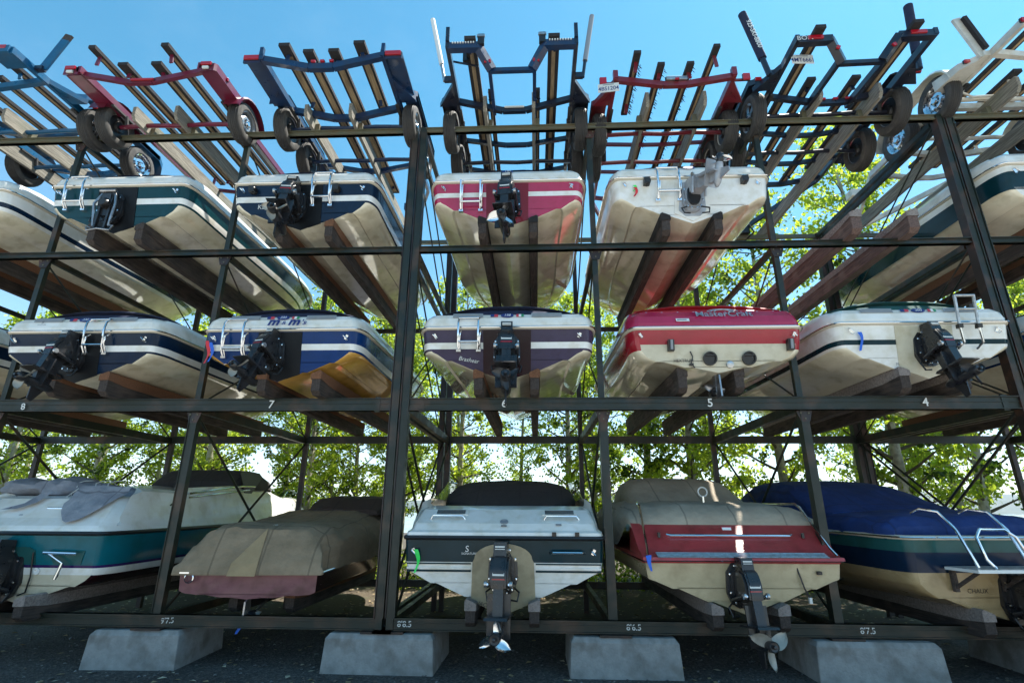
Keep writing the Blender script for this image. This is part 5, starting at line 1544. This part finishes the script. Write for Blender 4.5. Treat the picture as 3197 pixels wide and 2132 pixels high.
# planks below the trailers
for x, lb, y0 in ((-9.02, 'pale weathered plank left under the blue trailer, outermost of all', 6.4), (-8.31, 'dark grey plank right under the blue trailer', 6.35), (-6.23, 'pale sunlit plank left under the maroon trailer', 6.4), (-5.55, 'pale sunlit plank right under the maroon trailer', 6.4), (-3.51, 'grey brown plank left under the navy trailer', 6.45), (-2.81, 'grey brown plank right under the navy trailer', 6.45), (-0.72, 'narrow looking plank left under the middle black trailer', 6.4), (0.02, 'narrow looking plank right under the middle black trailer', 6.35), (1.73, 'plank left under the rusty red trailer', 6.4), (2.58, 'plank right under the rusty red trailer', 6.4), (4.25, 'shaded plank left under the black trailer with the lettered pole', 6.36), (5.09, 'shaded plank right under the black trailer with the lettered pole', 6.34), (7.0, 'grey patchy plank left under the cream trailer', 6.3), (7.92, 'grey patchy plank right under the cream trailer', 6.3)):
    plank(x, y0, 10.85, lb, h=0.25 if abs(x) > 1 else 0.27)

# ------------------------------------------------------------------ trees
def leafmat(name, c, tr):
    m = base(name, c, 0.5)
    L = m.node_tree.links
    b = m.node_tree.nodes['Principled BSDF']
    out = m.node_tree.nodes['Material Output']
    tn = node(m, 'ShaderNodeBsdfTranslucent')
    tn.inputs[0].default_value = (*tr, 1)
    mx = node(m, 'ShaderNodeMixShader')
    mx.inputs[0].default_value = 0.6
    L.new(b.outputs[0], mx.inputs[1])
    L.new(tn.outputs[0], mx.inputs[2])
    L.new(mx.outputs[0], out.inputs[0])
leafmat('leaf_light', (0.15, 0.22, 0.022), (0.58, 0.72, 0.06))
leafmat('leaf_mid', (0.095, 0.15, 0.018), (0.44, 0.56, 0.04))
leafmat('leaf_dark', (0.03, 0.06, 0.012), (0.09, 0.16, 0.015))
noisy('bark', (0.50, 0.48, 0.38), (0.27, 0.26, 0.19), 6, 8, (0.8, 0.95), stretch=(1, 1, 0.4), bump=0.4, c3=(0.06, 0.055, 0.05), scale3=7)
base('twig', (0.10, 0.085, 0.06), 0.9)
def tree_meshes(seed, H, R, nleaf, z0, lean):
    r = random.Random(seed)
    tb = MB()
    def axis(f):
        return Vector((lean[0]*f*f+0.14*math.sin(f*5+seed), lean[1]*f*f+0.14*math.cos(f*4+seed*2), H*f))
    tb.tube([axis(k/14) for k in range(15)], [0.125*(1-0.9*k/14)+0.012 for k in range(15)], 'bark', 9)
    clumps = []
    nb = int(H*4.6)
    for k in range(nb):
        f = z0/H+(1-z0/H)*((k+r.random())/nb)
        f = min(f, 0.99)
        a = k*2.4+r.uniform(-.5, .5)
        prof = math.sin(PI*min(1, 0.12+0.83*(f-z0/H)/(1-z0/H)))**0.7
        L = R*prof*r.uniform(0.55, 1.1)+0.15
        p0 = axis(f)
        d = Vector((math.cos(a), math.sin(a), r.uniform(0.15, 0.75))).normalized()
        pts = [p0+d*L*s+Vector((0, 0, 0.12*L*s*s))+Vector((r.uniform(-.06, .06), r.uniform(-.06, .06), r.uniform(-.05, .05)))*s for s in (0, .35, .7, 1.0)]
        r0 = 0.042*(1-f)+0.011
        tb.tube(pts, [r0, r0*.7, r0*.45, 0.004], 'twig', 5, caps=False)
        for s in (0.35, 0.6, 0.85, 1.0):
            if r.random() < 0.86:
                j = Vector((r.uniform(-1, 1), r.uniform(-1, 1), r.uniform(-.7, .7)))
                c = pts[0]+(pts[3]-pts[0])*s+j*0.28*L*0.5
                clumps.append((c, 0.20+0.26*r.random()))
                tb.tube([pts[0]+(pts[3]-pts[0])*s*0.9, c], [0.007, 0.003], 'twig', 4, caps=False)
    lb = MB()
    per = max(6, nleaf//max(1, len(clumps)))
    for c, cr in clumps:
        sh = r.random()
        mat0 = 'leaf_light' if sh < 0.5 else ('leaf_mid' if sh < 0.85 else 'leaf_dark')
        for q in range(int(per*r.uniform(0.5, 1.5))):
            v = Vector((r.gauss(0, .5), r.gauss(0, .5), r.gauss(0, .36)))*cr*0.92
            p = c+v
            sz = r.uniform(0.047, 0.080)
            n = Vector((r.gauss(0, 1), r.gauss(0, 1), r.gauss(0.2, 0.8))).normalized()
            x = n.orthogonal().normalized()
            x = Matrix.Rotation(r.uniform(0, 2*PI), 3, n) @ x
            y = n.cross(x)
            m_ = mat0 if r.random() < 0.7 else ('leaf_mid' if r.random() < 0.6 else 'leaf_light')
            lb.add([p-x*sz, p-y*sz*.62+n*sz*.15, p+x*sz*1.15, p+y*sz*.62+n*sz*.15], [(0, 1, 2, 3)], m_)
    return tb.mesh('trunk'), lb.mesh('crown')
TV = [tree_meshes(11, 9.6, 1.7, 7300, 1.6, (0.5, 0.0)), tree_meshes(23, 10.4, 1.9, 7700, 2.0, (-0.6, 0.3)), tree_meshes(37, 8.8, 1.6, 6800, 1.3, (0.3, -0.4)), tree_meshes(41, 11.2, 2.1, 8600, 1.8, (-0.3, 0.2)), tree_meshes(59, 9.2, 1.5, 6000, 2.4, (0.9, 0.2))]
def tree(x, y, v, s, rz, label):
    tm, lm = TV[v]
    t = thing('tree', label, 'tree', (x, y, 0), rz, 'slender leafy trees behind the rack')
    for nm, me in (('trunk', tm), ('crown', lm)):
        o = bpy.data.objects.new(nm, me)
        COL.objects.link(o)
        o.parent = t
        o.scale = (s, s, s)
rt_ = random.Random(17)
TREES = [(-15.3, 15, 0), (-12.9, 15.2, 1), (-11.2, 18.5, 2), (-9.0, 14.6, 3), (-7.4, 16, 4), (-6.1, 14.2, 0), (-4.4, 17.5, 1), (-2.9, 19, 2), (-1.95, 14.8, 3), (-0.6, 18.2, 4), (0.87, 15, 0), (2.3, 18.8, 3), (3.3, 15.4, 2), (4.25, 14.2, 1), (5.6, 17.0, 0), (6.75, 14.6, 3), (9.3, 13.8, 3), (10.3, 15.2, 1), (11.9, 15, 0), (13.2, 17.4, 2), (14.9, 15.6, 3), (17.0, 17, 1), (-17.5, 17.6, 3), (-20, 16.5, 1), (19.5, 16.5, 0), (-13.8, 20.5, 0), (12.0, 20.8, 4), (-5.2, 15.8, 2), (-3.7, 14.9, 4), (-8.2, 18.8, 0), (-10.2, 16.2, 1), (1.7, 16.8, 2), (-14.3, 17.2, 4), (-11.9, 16.6, 2), (-6.8, 17.4, 1), (-4.9, 18.9, 3), (-16.4, 15.8, 2)]
for k, (x, y, v) in enumerate(TREES):
    s = rt_.uniform(0.80, 1.02)*(0.86 if x < 3 else 1.06)
    if x in (9.3, 6.75):
        s = 1.14 if x > 9 else 1.05
    near = 'near' if y < 16 else ('farther' if y < 18.6 else 'farthest')
    side = 'left' if x < -2.4 else ('middle' if x < 3 else 'right')
    kind = {0: 'straight', 1: 'left leaning', 2: 'short bushy', 3: 'tall broad', 4: 'sparse slender'}[v]
    dist = round((x+20)/1.1)
    where = 'behind the ' + ['far left cruiser', 'brown covered boat', 'white and green boat', 'red boat with tan cover', 'blue covered boat', 'right double post'][0 if x < -9 else 1 if x < -2.4 else 2 if x < 1.4 else 3 if x < 5 else 4 if x < 9.5 else 5]
    tree(x, y, v, s, rt_.uniform(0, 6.28), f'{near} {kind} tree with yellow green leaves {where}')
def bush_mesh(seed, n):
    r = random.Random(seed)
    lb = MB()
    for k in range(14):
        a = r.uniform(0, 2*PI)
        q = r.uniform(0.1, 0.6)
        lb.tube([(0, 0, 0), (q*.6*math.cos(a), q*.6*math.sin(a), 0.35), (q*1.2*math.cos(a), q*1.2*math.sin(a), r.uniform(.6, 1.1))], [0.012, 0.008, 0.003], 'twig', 4, caps=False)
    for k in range(n):
        a = r.uniform(0, 2*PI)
        z = r.random()
        q = r.random()**0.6*(0.85-0.4*abs(z-0.45))
        p = Vector((q*math.cos(a)*1.25, q*math.sin(a), 0.06+z*1.05))
        sz = r.uniform(0.03, 0.055)
        nn = Vector((r.gauss(0, 1), r.gauss(0, 1), r.gauss(0.3, 0.8))).normalized()
        x = nn.orthogonal().normalized()
        x = Matrix.Rotation(r.uniform(0, 2*PI), 3, nn) @ x
        y = nn.cross(x)
        lb.add([p-x*sz, p-y*sz*.6, p+x*sz*1.1, p+y*sz*.6], [(0, 1, 2, 3)], r.choice(('leaf_light', 'leaf_mid', 'leaf_mid', 'leaf_dark')))
    return lb.mesh('bush')
BV = [bush_mesh(3, 1500), bush_mesh(8, 1100)]
bx = -14.5
k = 0
while bx < 16:
    o = bpy.data.objects.new('bush', BV[k % 2])
    COL.objects.link(o)
    yy = 12.6+rt_.uniform(-0.3, 1.6)
    o.location = (bx, yy, 0.02)
    s = rt_.uniform(0.75, 1.15)
    o.scale = (s, s, s)
    o.rotation_euler = (0, 0, rt_.uniform(0, 6.28))
    tag(o, 'leafy green bush on the ground under the trees, seen between the lowest boats', 'bush', 'bushes under the trees')
    bx += rt_.uniform(0.75, 1.25)
    k += 1

# ------------------------------------------------------------------ air between here and the far shore
hm = bpy.data.materials.new('haze')
hm.use_nodes = True
hm.node_tree.nodes.clear()
ho = hm.node_tree.nodes.new('ShaderNodeOutputMaterial')
hv = hm.node_tree.nodes.new('ShaderNodeVolumePrincipled')
hv.inputs['Color'].default_value = (0.80, 0.90, 1.0, 1)
hv.inputs['Density'].default_value = 0.00007
hv.inputs['Anisotropy'].default_value = 0.3
hm.node_tree.links.new(hv.outputs[0], ho.inputs['Volume'])
MATS['haze'] = hm
hz = MB().box((0, 1500, 149), (9800, 11400, 300), 'haze').obj('haze')
hz['kind'] = 'stuff'
